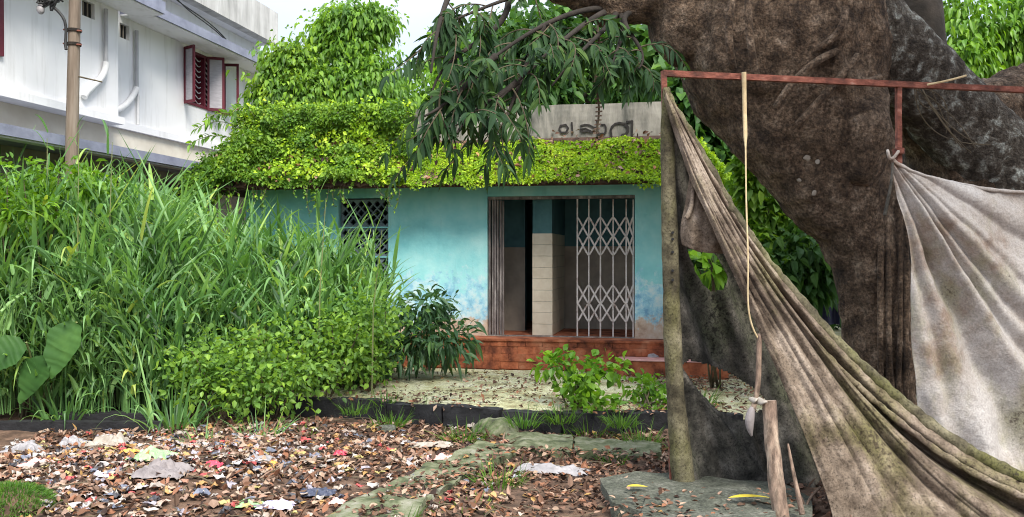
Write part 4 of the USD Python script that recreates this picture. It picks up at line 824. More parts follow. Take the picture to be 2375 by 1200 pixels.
rp = np.random.default_rng(77)
boughs = [([(1150, 130, 8.5), (1080, 200, 8.3), (1020, 250, 8.1), (985, 270, 8.0)], 16, .75), ([(1260, 60, 9.0), (1210, 180, 8.8), (1180, 260, 8.6), (1165, 300, 8.5)], 18, .75), ([(1460, 30, 9.8), (1470, 90, 9.5), (1490, 130, 9.4), (1480, 160, 9.3)], 12, .5), ([(1180, 0, 9.0), (1120, 90, 8.7), (1050, 140, 8.5), (1000, 230, 8.3)], 12, .8), ([(1420, 10, 9.9), (1260, -20, 9.2), (1120, 20, 8.6), (1020, 60, 8.3)], 15, .9), ([(1400, 20, 9.8), (1260, 60, 9.0), (1150, 130, 8.5), (1060, 200, 8.2)], 20, .9), ([(1400, 30, 9.7), (1300, 100, 9.0), (1200, 190, 8.6), (1130, 260, 8.4)], 20, .9), ([(1430, 30, 9.8), (1380, 90, 9.2), (1330, 140, 8.9), (1280, 200, 8.8)], 16, .7),
          ([(1440, 30, 9.8), (1440, 90, 9.5), (1430, 120, 9.3), (1420, 150, 9.2)], 12, .55), ([(1060, -40, 8.8), (1030, 20, 8.4), (1010, 100, 8.1), (1000, 170, 8.0)], 10, .8), ([(1200, 190, 8.6), (1130, 240, 8.4), (1080, 280, 8.2), (1060, 310, 8.1)], 12, .8)]
for pts, n, sp in boughs:
    main = spline([at(*p) for p in pts], 30); tips = []
    for i in range(n):
        q = main[int(rp.uniform(.25, 1) * 29)]; tips.append((q, q + np.array([rp.normal(-.12, .33), rp.normal(-.1, .25), rp.uniform(-.75, .15)]) * sp))
    lv, tw = pinnate(tips[:max(5, int(n * .7))], rp)
    bo = obj('bough', shift(tube(main, np.linspace(.035, .01, 30), 7), bt0), 'dark_bark_look', bt, smooth=True)
    obj('bough_leaves', shift(lv, bt0), 'dark_leaf_look', bo); tag(obj('bough_twigs', shift(tw, bt0), 'twig_look', bo), kind='stuff')
# the crown overhead, out of the frame, that shades the trunk
cr = [(np.array([6.2, 5.2, 8.6]), (2.6, 2.4, 1.3)), (np.array([8.8, 8.8, 8.2]), (3.2, 3.0, 1.5))]
obj('crown', shift(clumps(cr, 26, .26, .13, clump=.6, nclump=150, rng=np.random.default_rng(55), shell=.2), bt0), 'dark_leaf_look', bt)
# hanging vine with short rungs of dead stubs, upper middle
hv = thing('hanging_vine', 'thin knobbly dead vine hanging straight down before the lettered parapet', 'vine', at(1383, 60, 9.4))
q = np.array([at(1385 + 4 * math.sin(i * .4), 60 + i * 10, 9.4) for i in range(26)]) - at(1383, 60, 9.4)
obj('stem', tube(q, .012, 6), 'twig_look', hv)
obj('stubs', cat(*[bar(p + [-.035, 0, 0], p + [.035, 0, .006], .018, .014) for p in q[3::1]]), 'pale_wood_look', hv)

# ------------------------------------------------------------------ iron frame and torn sheets
FB = on(1572, 1135, 0.0); fr_ = thing('iron_frame', 'rusty iron frame with top bar and corner post before the big tree', 'frame', FB)
A, B = at(1537, 171, 7.5), at(2420, 212, 8.1)
obj('top_bar', shift(rough(bar(A, B, .05, .05), .004, 8, .12), FB), 'rust_look', fr_)
obj('post', shift(rough(bar(at(1539, 166, 7.5), at(1560, 1130, 7.5), .045, .045), .003, 8, .12), FB), 'rust_look', fr_)
C = at(2083, 200, 7.87)
obj('hanger', shift(rough(bar(C, at(2084, 388, 7.87), .055, .04), .003, 8, .12), FB), 'rust_look', fr_)
obj('stay', shift(bar(at(1545, 205, 7.48), at(1612, 330, 7.44), .04, .015), FB), 'rust_look', fr_)
# left sheet
HEM = [(1545, 205, 7.46), (1580, 275, 7.44), (1622, 345, 7.40), (1690, 470, 7.33), (1770, 590, 7.25), (1880, 725, 7.12), (1990, 840, 6.98), (2090, 930, 6.85), (2200, 1015, 6.7), (2310, 1080, 6.55), (2420, 1130, 6.4), (2540, 1178, 6.25), (2660, 1222, 6.1)]
tp_ = thing('torn_sheet', 'torn brown sheeting, blackened where shaded, sagging diagonally from the frame corner to the ground', 'sheet', FB)
rows = []
for y, l, r, Yl, Yr in ((300, 1545, 1600, 7.53, 7.53), (430, 1550, 1668, 7.54, 7.56), (560, 1554, 1745, 7.54, 7.62), (700, 1558, 1830, 7.55, 7.64), (850, 1562, 1930, 7.55, 7.6), (1000, 1567, 2020, 7.52, 7.45), (1140, 1572, 2080, 7.5, 7.3), (1260, 1575, 2100, 7.35, 7.1)):
    rows.append([(l + (r - l) * k, y if y < 1100 else y - (1 - k) * (25 if y < 1200 else 110), Yl + (Yr - Yl) * k + .22 * math.sin(k * 3.14) * (y > 400)) for k in (0, .25, .5, .75, 1)])
h1 = [(1594, 578), (1640, 576), (1662, 600), (1688, 640), (1672, 668), (1650, 676), (1628, 655), (1612, 625)]
h2 = [(1583, 850), (1600, 838), (1640, 846), (1700, 872), (1752, 905), (1772, 925), (1762, 950), (1735, 972), (1705, 972), (1660, 945), (1620, 905)]
def tear(poly, sd):
    def f(px, py):
        j = 7 * (meshkit.fbm(np.stack([px * .06, py * .06, 0 * px], -1), 3, sd) - .5)
        return inpoly(poly, px + j, py + j)
    return f
t1, t2 = tear(h1, 3), tear(h2, 4)
def dfold(u, v, px, py):
    w = px - .42 * (py - 300) - 1545
    d = .045 * np.sin(w / 19.) * np.clip((py - 330) / 250, 0, 1) + .03 * np.sin(w / 8.5 + py / 90.)* np.clip((py - 400) / 200, 0, 1)
    d += .05 * (meshkit.fbm(np.stack([px / 60, py / 110, 0 * px], -1), 4, 6) - .5)
    e = (py - (860 + (px - 1580) * 1.25)); d += np.where((px > 1575) & (px < 1800) & (py > 840), -.09 * np.exp(-(np.clip(e, 0, 400) / 45)) * (e > 0), 0)
    return d
obj('shade_dark_panel', shift(sheet(rows, 150, 260, dfold, lambda a, b_: t1(a, b_) | t2(a, b_)), FB), 'dark_cloth_look', tp_, smooth=True)  # dirty rear layer, its near-black colour stands in for shade behind the fold
# side sleeve rolled round the corner post
q = spline([at(1546, 205, 7.47), at(1550, 420, 7.45), at(1556, 640, 7.45), at(1563, 850, 7.46), at(1575, 1010, 7.47), at(1588, 1138, 7.47)], 120)
rr_ = np.interp(np.linspace(0, 1, 120), [0, .1, .4, .8, 1], [.03, .055, .07, .075, .1]) * (1 + .22 * (meshkit.fbm(np.stack([np.linspace(0, 14, 120)] * 3, 1), 3, 2) - .5))
v, f = tube(q, rr_, 20); v += (meshkit.fbm(v * [14, 14, 5], 3, 1)[:, None] - .5) * .022 * np.array([1, 1, 0])
obj('side_sleeve', shift((v, f), FB), 'hem_cloth_look', tp_, smooth=True)
obj('eyelets', shift(cat(*[tube([at(1560, y, 7.375), at(1560, y, 7.36)], .012, 8) for y in (540, 555, 585, 628, 650)]), FB), 'dark_look', tp_, kind='stuff')
# the big sagging fold under the hem
hx, hy, hY = np.array(HEM).T; hc = CubicSpline(np.r_[0, np.cumsum(np.hypot(np.diff(hx), np.diff(hy)))], np.array(HEM)); hl = hc.x[-1]
LEFT = [(1540, 235), (1572, 330), (1604, 420), (1640, 500), (1690, 610), (1740, 720), (1790, 830), (1842, 950), (1890, 1070), (1930, 1190), (1955, 1290), (1985, 1400), (2030, 1500)]
rows = []
for i in range(13):
    h = hc(hl * i / 12); l = np.array(LEFT[i]); Yl = max(7.45 - .11 * i, 6.15)
    rows.append([(l[0] + (h[0] - l[0]) * k, l[1] + (h[1] - l[1]) * k, Yl * (1 - k) + h[2] * k - .10 * math.sin(k * 3.14)) for k in (0, .2, .4, .6, .8, 1)])
def ffold(u, v, px, py):
    g = np.clip(v * 2.2, .12, 1)
    d = .30 * g * np.exp(-((u - .80 - .02 * np.sin(9 * v)) / .055) ** 2)                    # the deep valley below the hem
    d += .11 * g * np.exp(-((u - .62 - .03 * np.sin(5 * v + 1)) / .03) ** 2) * np.clip(v * 2 - .3, 0, 1)
    d -= .05 * g * np.exp(-((u - .71) / .045) ** 2)
    d += .018 * g * (1 - 2 * np.abs(np.sin(u * 21 + 4 * v + 3 * meshkit.fbm(np.stack([u * 4, v * 3, 0 * u], -1), 3, 22)))) * (u < .68)
    d += .02 * g * np.sin(u * 26 + 3 * v + 2 * meshkit.fbm(np.stack([u * 3, v * 5, 0 * u], -1), 3, 2)) * (u < .66)
    d += .05 * (meshkit.fbm(np.stack([u * 5, v * 9, 0 * u], -1), 4, 12) - .5) + .02 * (meshkit.fbm(np.stack([u * 20, v * 30, 0 * u], -1), 3, 4) - .5)
    return d
obj('sagging_fold', shift(sheet(rows, 170, 280, ffold, floor=True), FB), 'brown_cloth_look', tp_, smooth=True)
q = hc(np.linspace(0, hl, 160)); P = np.array([at(*k) for k in q]); tq = np.linspace(0, 1, 160)
rad = np.interp(tq, [0, .15, .5, 1], [.022, .034, .045, .05]) * (1 + .5 * (meshkit.fbm(np.stack([tq * 40] * 3, 1), 3, 3) - .5))
v, f = tube(P, rad, 14); v += (meshkit.fbm(v * 16, 3, 5)[:, None] - .5) * .03
obj('rolled_hem', shift((v, f), FB), 'hem_cloth_look', tp_, smooth=True)
P2 = np.array([at(k[0] - 26 * min(1, 3 * s_ + .15), k[1] + 30 * min(1, 3 * s_ + .15), k[2] - .07) for k, s_ in zip(q, tq)])
v, f = tube(P2, rad * .5, 10); v += (meshkit.fbm(v * 16, 3, 6)[:, None] - .5) * .025
obj('folded_edge', shift((v, f), FB), 'brown_cloth_look', tp_, smooth=True)
# ragged flap
rows = [[(1600, 405, 7.36), (1618, 412, 7.33), (1640, 420, 7.33), (1660, 440, 7.36)], [(1590, 470, 7.36), (1618, 474, 7.28), (1650, 480, 7.27), (1690, 500, 7.33)], [(1580, 530, 7.36), (1620, 545, 7.25), (1660, 550, 7.25), (1712, 560, 7.3)], [(1584, 568, 7.38), (1620, 583, 7.3), (1665, 588, 7.3), (1735, 590, 7.32)]]
obj('flap', shift(sheet(rows, 60, 60, lambda u, v, a, c: .03 * np.sin(u * 14 + v * 3) * v + .03 * (meshkit.fbm(np.stack([u * 5, v * 5, 0 * u], -1), 3, 1) - .5)), FB), 'brown_cloth_look', tp_, smooth=True)
obj('loose_strip', shift(tube(spline([at(1612, 400, 7.3), at(1607, 440, 7.28), at(1603, 480, 7.27), at(1590, 508, 7.28)], 20), np.linspace(.014, .022, 20), 8), FB), 'brown_cloth_look', tp_, smooth=True)
# right, pale sheet fanning from its tied corner
p0 = at(2068, 372, 7.78); pb_ = np.array([p0[0], p0[1], 0.])
ps_ = thing('pale_sheet', 'pale stained sheet hanging in fanned folds from the short iron hanger at right', 'sheet', pb_)
rows = [[(2066, 368, 7.8), (2110, 396, 7.82), (2190, 420, 7.85), (2290, 440, 7.9), (2400, 448, 7.95), (2520, 450, 8)],
        [(2084, 470, 7.8), (2150, 500, 7.8), (2240, 520, 7.82), (2330, 535, 7.88), (2430, 540, 7.93), (2530, 540, 8)],
        [(2108, 570, 7.8), (2180, 600, 7.78), (2270, 625, 7.8), (2360, 640, 7.85), (2450, 645, 7.9), (2540, 645, 7.95)],
        [(2112, 680, 7.8), (2195, 715, 7.76), (2290, 745, 7.78), (2380, 760, 7.8), (2460, 760, 7.85), (2545, 760, 7.9)],
        [(2124, 850, 7.78), (2205, 870, 7.74), (2300, 890, 7.74), (2385, 900, 7.76), (2470, 905, 7.8), (2550, 905, 7.85)],
        [(2146, 1010, 7.75), (2225, 1030, 7.72), (2310, 1050, 7.7), (2390, 1065, 7.7), (2475, 1080, 7.75), (2560, 1080, 7.8)],
        [(2185, 1130, 7.7), (2260, 1140, 7.66), (2340, 1150, 7.62), (2410, 1160, 7.6), (2490, 1170, 7.65), (2570, 1170, 7.7)]]
def pfold(u, v, px, py):
    dx, dy = px - 2052, py - 350; r = np.hypot(dx, dy); th = np.degrees(np.arctan2(dy, dx)); g = np.clip(r / 260, 0, 1)
    w = th + 3.5 * (meshkit.fbm(np.stack([px / 130, py / 130, 0 * px], -1), 3, 3) - .5)
    d = 0
    for c, s_, a in ((33, 1.6, .02), (43, 1.4, .04), (50, 1.5, .06), (55, 2.2, .13), (66, 3.0, .10), (75, 2, .05)):
        d = d + a * g * np.exp(-((w - c) / s_) ** 2) - a * .5 * g * np.exp(-((w - c - 3.4) / (s_ * 1.1)) ** 2)
    d += .10 * (meshkit.fbm(np.stack([px / 90, py / 110, 0 * px], -1), 5, 9) - .5) + .03 * np.sin(th * .4) * g
    d += .04 * np.sin(px / 16.) * np.clip((py - 880) / 150, 0, 1)
    return d
obj('cloth', shift(sheet(rows, 200, 260, pfold), pb_), 'pale_cloth_look', ps_, smooth=True)
q = spline([at(*k) for k in rows[0]], 60) + [0, 0, .004]; v, f = tube(q, .016, 10); v += (meshkit.fbm(v * 20, 3, 2)[:, None] - .5) * .02
obj('top_hem', shift((v, f), pb_), 'pale_cloth_look', ps_, smooth=True)
obj('tie', shift(tube(spline([at(2083, 352, 7.78), at(2076, 362, 7.77), at(2066, 370, 7.78), at(2060, 358, 7.77), at(2058, 350, 7.79)], 24), .014, 7), pb_), 'pale_cloth_look', ps_, smooth=True)
obj('tie', shift(tube([at(2083, 345, 7.83), at(2084, 358, 7.83)], .05, 10), pb_), 'rust_look', ps_, smooth=40)
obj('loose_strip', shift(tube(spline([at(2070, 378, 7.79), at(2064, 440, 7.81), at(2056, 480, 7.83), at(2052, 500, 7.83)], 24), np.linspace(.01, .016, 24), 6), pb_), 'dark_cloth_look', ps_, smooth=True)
# strings and sticks
sg = thing('string', 'straw-coloured string tied to the rusty top bar and hanging straight down', 'string', at(1725, 172, 7.6))
q = spline([at(1725, 168, 7.56), at(1727, 260, 7.54), at(1729, 345, 7.35), at(1731, 480, 7.1), at(1735, 640, 6.9), at(1746, 760, 6.86), at(1762, 790, 6.86)], 60)
obj('cord', shift(tube(q, np.interp(np.linspace(0, 1, 60), [0, .25, .3, 1], [.02, .018, .007, .007]), 7), at(1725, 172, 7.6)), 'string_look', sg, smooth=True)
hs0 = at(1760, 790, 6.86)
hk = thing('dry_pod', 'dry twisted pod-tipped stalk hanging before the lower tear of the dark cloth', 'pod', hs0)
obj('stalk', shift(tube(spline([at(1763, 775, 6.87), at(1760, 850, 6.85), at(1752, 930, 6.85), at(1746, 950, 6.85)], 24), .022, 8), hs0), 'pale_wood_look', hk, smooth=True)
obj('pod', shift(tube(spline([at(1746, 945, 6.85), at(1739, 985, 6.84), at(1744, 1012, 6.84)], 20), .03 * np.sin(np.linspace(.5, 3.05, 20)) + .006, 9), hs0), 'sack_grey_look', hk, smooth=True)
sk0 = on(1818, 1228, 0.0)
sk = thing('wooden_stake', 'thick barkless wooden stake standing in front of the dark cloth', 'stake', sk0)
q = spline([at(1784, 930, 6.45), at(1790, 1010, 6.43), at(1800, 1110, 6.4), at(1816, 1225, 6.38)], 50)
v, f = tube(q, np.interp(np.linspace(0, 1, 50), [0, .15, 1], [.052, .05, .062]), 14); v += (meshkit.fbm(v * [12, 12, 6], 4, 4)[:, None] - .5) * .03
obj('wood', shift((v, f), sk0), 'pale_wood_look', sk, smooth=50)
sc_ = sheet([[(1738, 926, 6.56), (1756, 923, 6.5), (1776, 929, 6.42)], [(1742, 931, 6.54), (1756, 932, 6.46), (1778, 934, 6.4)], [(1748, 936, 6.54), (1758, 938, 6.48), (1774, 937, 6.42)]], 16, 16, lambda u, v, a, c: .04 * np.sin(u * 11 + v * 4))
obj('cloth_scrap', sc_, 'sack_beige_look', smooth=True, label='small pale cloth scrap caught on top of the wooden stake', catg='scrap')
s2 = at(1860, 1190, 6.3); s2t = thing('dry_twig', 'thin pale twig leaning right of the wooden stake', 'twig', s2)
obj('wood', shift(tube(spline([at(1828, 1030, 6.45), at(1842, 1100, 6.4), at(1862, 1195, 6.3)], 20), np.linspace(.008, .022, 20), 7), s2), 'pale_wood_look', s2t, smooth=True)
s3 = at(1845, 1195, 6.9); s3t = thing('dry_twig', 'forked twig tangled in the shadow under the sagging fold', 'twig', s3)
obj('wood', shift(cat(tube(spline([at(1868, 1180, 6.7), at(1885, 1150, 6.7), at(1905, 1130, 6.7)], 12), .01, 6), tube(spline([at(1868, 1185, 6.7), at(1862, 1160, 6.7), at(1850, 1140, 6.7)], 12), .008, 6)), s3), 'pale_wood_look', s3t)
tw0 = at(2140, 195, 7.9); tw = thing('straw_strand', 'pale straw strand and white fibres caught on the top bar', 'strand', tw0)
obj('straw', shift(tube(spline([at(2150, 197, 7.85), at(2195, 188, 7.85), at(2240, 176, 7.85)], 10), .01, 6), tw0), 'string_look', tw)
rs_ = np.random.default_rng(9)
obj('fibres', shift(cat(*[tube(spline([at(2130 + rs_.normal(0, 12), 205, 8.1), at(2145 + 60 * s_, 240 + 60 * s_, 8.2) + rs_.normal(0, .06, 3), at(2170 + 110 * s_, 260 + 90 * s_, 8.25) + rs_.normal(0, .06, 3)], 12), .0045, 5) for s_ in rs_.random(9)]), tw0), 'twig_look', tw)
# dark sheets behind, right of the shrub
nb = on(1905, 760, .2); nb[1] = 13.0; nb[2] = .2
nv_ = thing('navy_tarpaulin', 'navy blue tarpaulin with white top edge seen behind the big trunk', 'tarpaulin', nb)
rows = [[(1868, 697, 13), (1890, 695, 12.9), (1915, 698, 13), (1948, 696, 12.95)], [(1868, 725, 12.95), (1890, 725, 12.85), (1915, 725, 12.97), (1950, 725, 12.9)], [(1870, 752, 12.9), (1892, 762, 12.8), (1915, 755, 12.9), (1950, 755, 12.85)]]
obj('sheet', shift(sheet(rows, 40, 30, lambda u, v, a, c: .05 * np.sin(u * 15)), nb), 'navy_sheet_look', nv_, smooth=True)
obj('top_edge', shift(tube(spline([at(*k) + [0, 0, .03] for k in rows[0]], 20), .03, 8), nb), 'plastic_white_look', nv_, smooth=True)

# ------------------------------------------------------------------ stones, footing, litter
ft = thing('concrete_footing', 'broken mossy L-shaped concrete footing crossing the leaf litter', 'footing', on(1190, 1050))
def slab_px(pts, h, z=0.02):
    q = [on(x, y, z) for x, y in pts]; poly = Polygon([(p[0], p[1]) for p in q]); m = trimesh.creation.extrude_polygon(poly, h + .1, engine='earcut'); v = np.array(m.vertices); v[:, 2] += z - .1
    return v, np.array(m.faces)
o = on(1190, 1050)
for i, pts in enumerate(([(890, 1145), (1010, 1160), (930, 1240), (700, 1240)], [(1000, 1092), (1105, 1100), (1020, 1156), (896, 1143)], [(1110, 1040), (1215, 1050), (1115, 1098), (1010, 1090)])):
    obj('segment', shift(rough(slab_px(pts, .06), .06, 4.5, .05, seed=i + 2), o), 'moss_stone_look', ft, smooth=60)
for i, pts in enumerate(([(1175, 1018), (1330, 1026), (1325, 1062), (1150, 1050)], [(1335, 1026), (1540, 1042), (1535, 1068), (1330, 1060)])):
    obj('segment', shift(rough(slab_px(pts, .06), .06, 4.5, .05, seed=i + 7), o), 'moss_stone_look', ft, smooth=60)
lx = R.uniform(size=(420, 2)); pf = []
for a_, b__ in lx:
    t_ = a_ * 3; px_ = np.interp(t_, [0, 1, 2, 3], [830, 1010, 1160, 1540]); py_ = np.interp(t_, [0, 1, 2, 3], [1200, 1110, 1045, 1052]); p_ = on(px_ + 60 * (b__ - .5), py_ + 20 * (b__ - .5), .09); pf.append(p_)
obj('leaf_litter', leaves(np.array(pf), rdir(420) * [1, 1, .25], .07, .038, n=3, droop=.1, fold=.2, roll=.3), 'dry_leaf_look', label='few dead leaves lying on top of the mossy footing', catg='leaf litter', kind='stuff')
def stone(px, py, rx, rz, look, label, name='stone', z=0., ry=None, seed=1):
    p = on(px, py, z); m = trimesh.creation.icosphere(4, 1.0); v = np.array(m.vertices); v *= (1 + .5 * (meshkit.fbm(v * 1.6 + seed * 7, 4, seed) - .5))[:, None]
    v *= [rx, ry or rx * .8, rz]; v += (meshkit.fbm(v * 12, 3, seed)[:, None] - .5) * .02
    t = thing(name, label, name, p); obj('rock', (v, np.array(m.faces)), look, t, smooth=True); return t
stone(1150, 1008, .27, .19, 'moss_stone_look', 'mossy boulder sitting on the footing corner in front of the black kerb', 'boulder', seed=3)
stone(895, 1000, .12, .07, 'grey_stone_look', 'small grey stone beside the grass tuft under the kerb', seed=5)
stone(1515, 828, .09, .055, 'plastic_white_look', 'small white stone lying on the red step', z=.45, seed=9)
sl = thing('stone_slab', 'large flat grey stone slab at the foot of the hanging sheet', 'slab', on(1600, 1180))
o = on(1600, 1180)
obj('slab', shift(rough(slab_px([(1395, 1140), (1470, 1122), (1600, 1128), (1800, 1150), (1880, 1185), (1890, 1260), (1640, 1270), (1420, 1200)], .11, .0), .035, 3, .07, seed=4), o), 'grey_stone_look', sl, smooth=60)
obj('slab', shift(rough(slab_px([(1500, 1190), (1700, 1170), (1800, 1200), (1800, 1270), (1480, 1260)], .15, .0), .03, 3, .07, seed=8), o), 'grey_stone_look', sl, smooth=60)
# litter of leaves
rl = np.random.default_rng(5)
def scatter(n, xr, yr, rng, dens=None):
    x, y = rng.uniform(*xr, n), rng.uniform(*yr, n); k = y < kerb_y(x) - .12
    if dens is not None: k &= rng.random(n) < dens(x, y)
    return x[k], y[k]
x, y = scatter(30000, (-5.2, 5.2), (5.4, 11), rl)
kp = rl.random(len(x)) < np.clip((meshkit.fbm(np.stack([x, y, 0 * x], 1) * 1.5, 4, 31) - .3) * 5, .15, 1); x, y = x[kp], y[kp]
p = np.stack([x, y, low_z(x, y) + rl.uniform(.0, .035, len(x))], 1)
d = rdir(len(x), rl) * [1, 1, .32]
k = rl.uniform(.5, 1.3, len(x))
obj('leaf_litter', leaves(p, d, .068 * k, .038 * k, n=3, droop=rl.uniform(-.5, .5, len(x)), fold=.25, rng=rl, roll=.35), 'dry_leaf_look', label='brown dead leaves strewn thickly over the ground', catg='leaf litter', kind='stuff')
x = rl.uniform(-2.6, 4.2, 9000); y = kerb_y(x) - .1 + 3.3 * rl.random(9000); p = np.stack([x, y, np.full(9000, TZ + .025)], 1) + rl.uniform(0, .02, (9000, 1)) * [0, 0, 1]
kp = rl.random(9000) < np.clip(meshkit.fbm(p * .9, 3, 2) * 2.0 - .62, .06, 1) * (1 - .6 * np.exp(-((p[:, 0] - .2) / 1.1) ** 2)); p = p[kp]; k = rl.uniform(.45, 1.1, len(p))
obj('leaf_litter', leaves(p, rdir(len(p), rl) * [1, 1, .4], .085 * k, .045 * k, n=2, droop=.1, fold=.2, rng=rl, roll=.3), 'dry_leaf_look', label='dry leaves scattered thinly over the mossy terrace', catg='leaf litter', kind='stuff')
tx, ty = scatter(420, (-4.8, 3.2), (5.5, 10.8), rl); tws = []
for a_, b_ in zip(tx, ty):
    z_ = float(low_z(np.array([a_]), np.array([b_]))[0]) + .03; g_ = rl.uniform(0, 6.28); L_ = rl.uniform(.06, .32); e_ = np.array([math.cos(g_), math.sin(g_), rl.normal(0, .12)]) * L_
    tws.append(tube(spline([[a_, b_, z_], np.array([a_, b_, z_ + .01]) + e_ * .5 + rl.normal(0, .015, 3), np.array([a_, b_, z_]) + e_], 6), rl.uniform(.003, .007), 5))
obj('twig_litter', cat(*tws), 'twig_look', label='thin dead twigs mixed into the leaf litter', catg='twigs', kind='stuff')
# scraps nobody could count
def crumple(n, pos, size, rng, gridn=4):
    V = []
    for i in range(n):
        u, v = np.meshgrid(np.linspace(-.5, .5, gridn), np.linspace(-.5, .5, gridn)); a = rng.uniform(0, 6.28); s_ = size * rng.uniform(.5, 1.5); asp = rng.uniform(.4, 1)
        z = rng.normal(0, .16, u.shape) + .1; P = np.stack([u + rng.normal(0, .08, u.shape), v * asp + rng.normal(0, .08, u.shape), z], -1).reshape(-1, 3) * s_
        P = P @ np.array([[math.cos(a), math.sin(a), 0], [-math.sin(a), math.cos(a), 0], [0, 0, 1]]) + pos[i]
        q = np.array([[r * gridn + c, r * gridn + c + 1, (r + 1) * gridn + c + 1, (r + 1) * gridn + c] for r in range(gridn - 1) for c in range(gridn - 1)])
        V.append((P, np.vstack([q[:, [0, 1, 2]], q[:, [0, 2, 3]]])))
    return cat(*V)
dens = lambda x, y: np.clip(1.25 * np.exp(-(((x + 3.2) / 1.5) ** 2 + ((y - 7.9) / 1.7) ** 2)) + .13 * (x < 0), 0, 1)
x, y = scatter(5200, (-5.2, 1.5), (5.6, 10.4), rl, dens)
p = np.stack([x, y, low_z(x, y) + .03], 1)
obj('litter_scraps', crumple(len(x), p, .062, rl), 'litter_look', label='small scraps of paper, plastic and cloth mixed into the dead leaves', catg='litter', kind='stuff')
def scrap(px, py, wx, wy, h, look, label, name='plastic_bag', seed=1, catg='litter', ang=0., z=None, g=34):
    p = on(px, py, .04); p[2] = float(zat(p[0], p[1])) + .015 if z is None else z
    u, v = np.meshgrid(np.linspace(-.5, .5, g), np.linspace(-.5, .5, g)); r = np.clip(1 - (2 * np.maximum(np.abs(u), np.abs(v))) ** 3, 0, 1)
    q = np.stack([u * 3, v * 3, 0 * u + seed * 3.3], -1); cr_ = np.abs(meshkit.fbm(q * 1.6, 4, seed + 2) - .5); z_ = h * (meshkit.fbm(q * 1.3, 4, seed) * 1.3 - .2) * (r * .8 + .2) + h * 1.5 * cr_ * (r * .6 + .4)
    j = .22 * (meshkit.fbm(q * 1.5 + 5, 3, seed + 4) - .5); P = np.stack([(u + j) * wx, (v + j[::-1]) * wy, z_], -1).reshape(-1, 3)
    P = P @ np.array([[math.cos(ang), math.sin(ang), 0], [-math.sin(ang), math.cos(ang), 0], [0, 0, 1]])
    i, k = np.meshgrid(np.arange(g - 1), np.arange(g - 1), indexing='ij'); qd = np.stack([i * g + k, i * g + k + 1, (i + 1) * g + k + 1, (i + 1) * g + k], -1).reshape(-1, 4)
    t = thing(name, label, catg, p); obj('film', solidify(P, qd, .003), look, t, smooth=True); return t
scrap(1285, 1085, .68, .26, .1, 'plastic_white_look', 'long crumpled white plastic sheet on the leaves right of the footing', 'plastic_sheet', 3, ang=-.25)
scrap(352, 1098, .34, .3, .10, 'plastic_green_look', 'light green plastic bag among the rubbish on the left', seed=4, ang=-.3)
scrap(378, 1145, .40, .34, .13, 'sack_grey_look', 'grey crumpled sack just below the light green bag', 'sack', 5)
scrap(250, 1035, .38, .3, .16, 'sack_beige_look', 'pale beige crumpled sack near the low dark kerb', 'sack', 6)
scrap(300, 1080, .16, .14, .05, 'plastic_orange_look', 'orange wrapper touching the left of the light green bag', 'wrapper', 7)
scrap(492, 1122, .15, .14, .05, 'plastic_red_look', 'bright red wrapper in the leaves right of the grey sack', 'wrapper', 8)
scrap(85, 1095, .26, .2, .07, 'plastic_pink_look', 'pink wrapper beside the grassy mound', 'wrapper', 9)
scrap(115, 1085, .16, .14, .06, 'plastic_orange_look', 'small orange wrapper just right of the pink wrapper at far left', 'wrapper', 10)
scrap(735, 1155, .28, .18, .06, 'plastic_navy_look', 'dark navy plastic scrap left of the concrete footing', 'plastic_scrap', 11)
scrap(235, 1140, .18, .14, .05, 'plastic_lilac_look', 'pale lilac plastic scrap left of the grey sack', 'plastic_scrap', 12)
scrap(60, 1045, .34, .3, .14, 'plastic_white_look', 'white crumpled bag at the far left by the kerb', seed=13)
scrap(170, 1030, .26, .22, .12, 'plastic_white_look', 'white crumpled bag left of the pale beige sack', seed=14)
scrap(600, 1095, .24, .2, .08, 'plastic_white_look', 'whitish crumpled bag in the middle of the leaf litter', seed=15)
scrap(622, 1100, .14, .12, .05, 'plastic_orange_look', 'orange scrap lying on the whitish bag in the leaf litter', 'plastic_scrap', 16)
scrap(790, 1060, .13, .12, .05, 'plastic_red_look', 'small red-orange scrap in the leaves below the kerb', 'plastic_scrap', 17)
scrap(640, 1195, .26, .14, .06, 'plastic_lilac_look', 'lilac plastic scrap at the bottom edge', 'plastic_scrap', 18)
scrap(575, 1195, .2, .12, .05, 'plastic_green_look', 'pale green scrap at the bottom edge left of the lilac one', 'plastic_scrap', 19)
scrap(780, 1175, .12, .1, .05, 'plastic_pink_look', 'salmon pink scrap at the lower end of the footing', 'plastic_scrap', 20)
scrap(1425, 1037, .24, .14, .05, 'yellow_leaf_look', 'yellow wrapper on the footing under the step plant', 'wrapper', 21)
scrap(1000, 1035, .42, .16, .07, 'sack_beige_look', 'strip of pale cardboard left of the mossy boulder', 'cardboard', 22)
scrap(1020, 1062, .36, .14, .05, 'plastic_pink_look', 'faded pinkish cardboard strip on the leaves by the footing', 'cardboard', 23)
pf = np.array([on(px_, py_, .15) for px_, py_ in zip(R.uniform(1420, 1860, 150), R.uniform(1132, 1200, 150))])
obj('leaf_litter', leaves(pf, rdir(150) * [1, 1, .2], .06, .032, n=3, droop=.1, fold=.2, roll=.3), 'dry_leaf_look', label='few dead leaf bits lying on the grey stone slab', catg='leaf litter', kind='stuff')
yl = thing('yellow_leaf', 'long fallen yellow leaf on the grey stone slab beside the stake', 'leaf', on(1740, 1165, .16))
obj('blade', leaves(np.array([[-.16, 0, .03]]), np.array([[1., .02, .1]]), .32, .075, n=10, droop=.1, fold=.1, rng=np.random.default_rng(1), roll=.02), 'yellow_leaf_look', yl, smooth=True)
yl = thing('yellow_leaf', 'small yellow-green leaf at the left end of the stone slab', 'leaf', on(1480, 1135, .13))
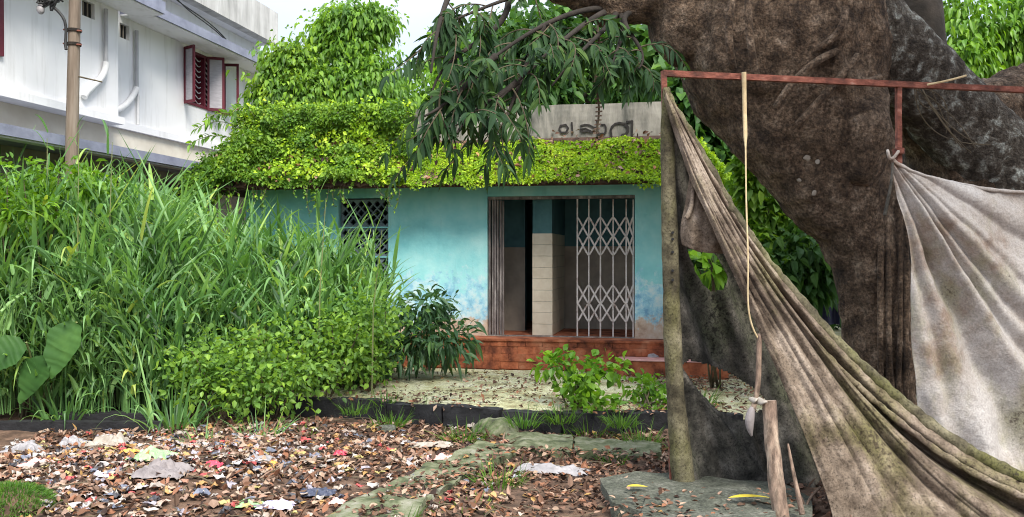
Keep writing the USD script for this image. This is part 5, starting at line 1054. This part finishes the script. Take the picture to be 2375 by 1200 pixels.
obj('blade', leaves(np.array([[-.09, 0, .02]]), np.array([[1., .1, .05]]), .18, .06, n=8, droop=.1, fold=.1, rng=np.random.default_rng(2), roll=.02), 'yellow_leaf_look', yl, smooth=True)

# weeds rooted along the kerb
for i, (px_, py_, n_, L_, lb) in enumerate(((985, 945, 50, .26, 'tiny weed tuft on the kerb left of the mossy boulder'), (1215, 985, 70, .34, 'weed tuft growing over the kerb right of the mossy boulder'), (1300, 975, 90, .4, 'leafy grass tuft at the kerb under the left side of the step plant'), (1440, 985, 80, .34, 'weed tuft hanging over the kerb right of the step plant'), (820, 955, 60, .3, 'small weed tuft where the black kerb meets the shrubs'))):
    clump(px_, py_, .3, n_, L_, .016, lb, look='short_grass_look', z=.16, spread=.16)
for i, (px_, py_, n_, L_, lb) in enumerate(((330, 1180, 60, .16, 'small bright weed below the grey sack at the bottom left'), (700, 1010, 60, .2, 'small weed in the leaf litter below the shrubs'), (545, 1060, 50, .18, 'tiny yellowish weed in the litter left of centre'), (1420, 1075, 60, .22, 'weed beside the right arm of the footing'), (1010, 1130, 70, .2, 'weed growing on the bend of the footing'), (955, 1185, 80, .2, 'weed at the lower end of the footing'))):
    clump(px_, py_, .2, n_, L_, .02, lb, look='bush_look' if i in (1, 2) else 'short_grass_look', spread=.14)
GROUPS = {'leafy_shrub': 'leafy green shrubs', 'grass_clump': 'grass clumps and tufts', 'grass_stalk': 'single tall grass stalks', 'background_tree': 'trees behind the buildings', 'vine_tree': 'vine-hung trees behind the awning', 'plastic_bag': 'plastic bags in the litter',
          'wrapper': 'coloured wrappers in the litter', 'plastic_scrap': 'plastic scraps in the litter', 'sack': 'crumpled sacks in the litter', 'roof_creeper': 'creepers on the awning', 'dry_twig': 'dry twigs by the stake', 'yellow_leaf': 'yellow leaves on the stone slab', 'weed_patch': 'weeds at the left edge', 'step_plant': 'green plants in front of the steps', 'cardboard': 'cardboard strips on the leaves'}
for p in stage.GetPrimAtPath('/World').GetChildren():
    n_ = p.GetName(); n_ = n_[:-4] if n_[-4:-3] == '_' and n_[-3:].isdigit() else n_
    if n_ in GROUPS: p.SetCustomDataByKey('group', GROUPS[n_])
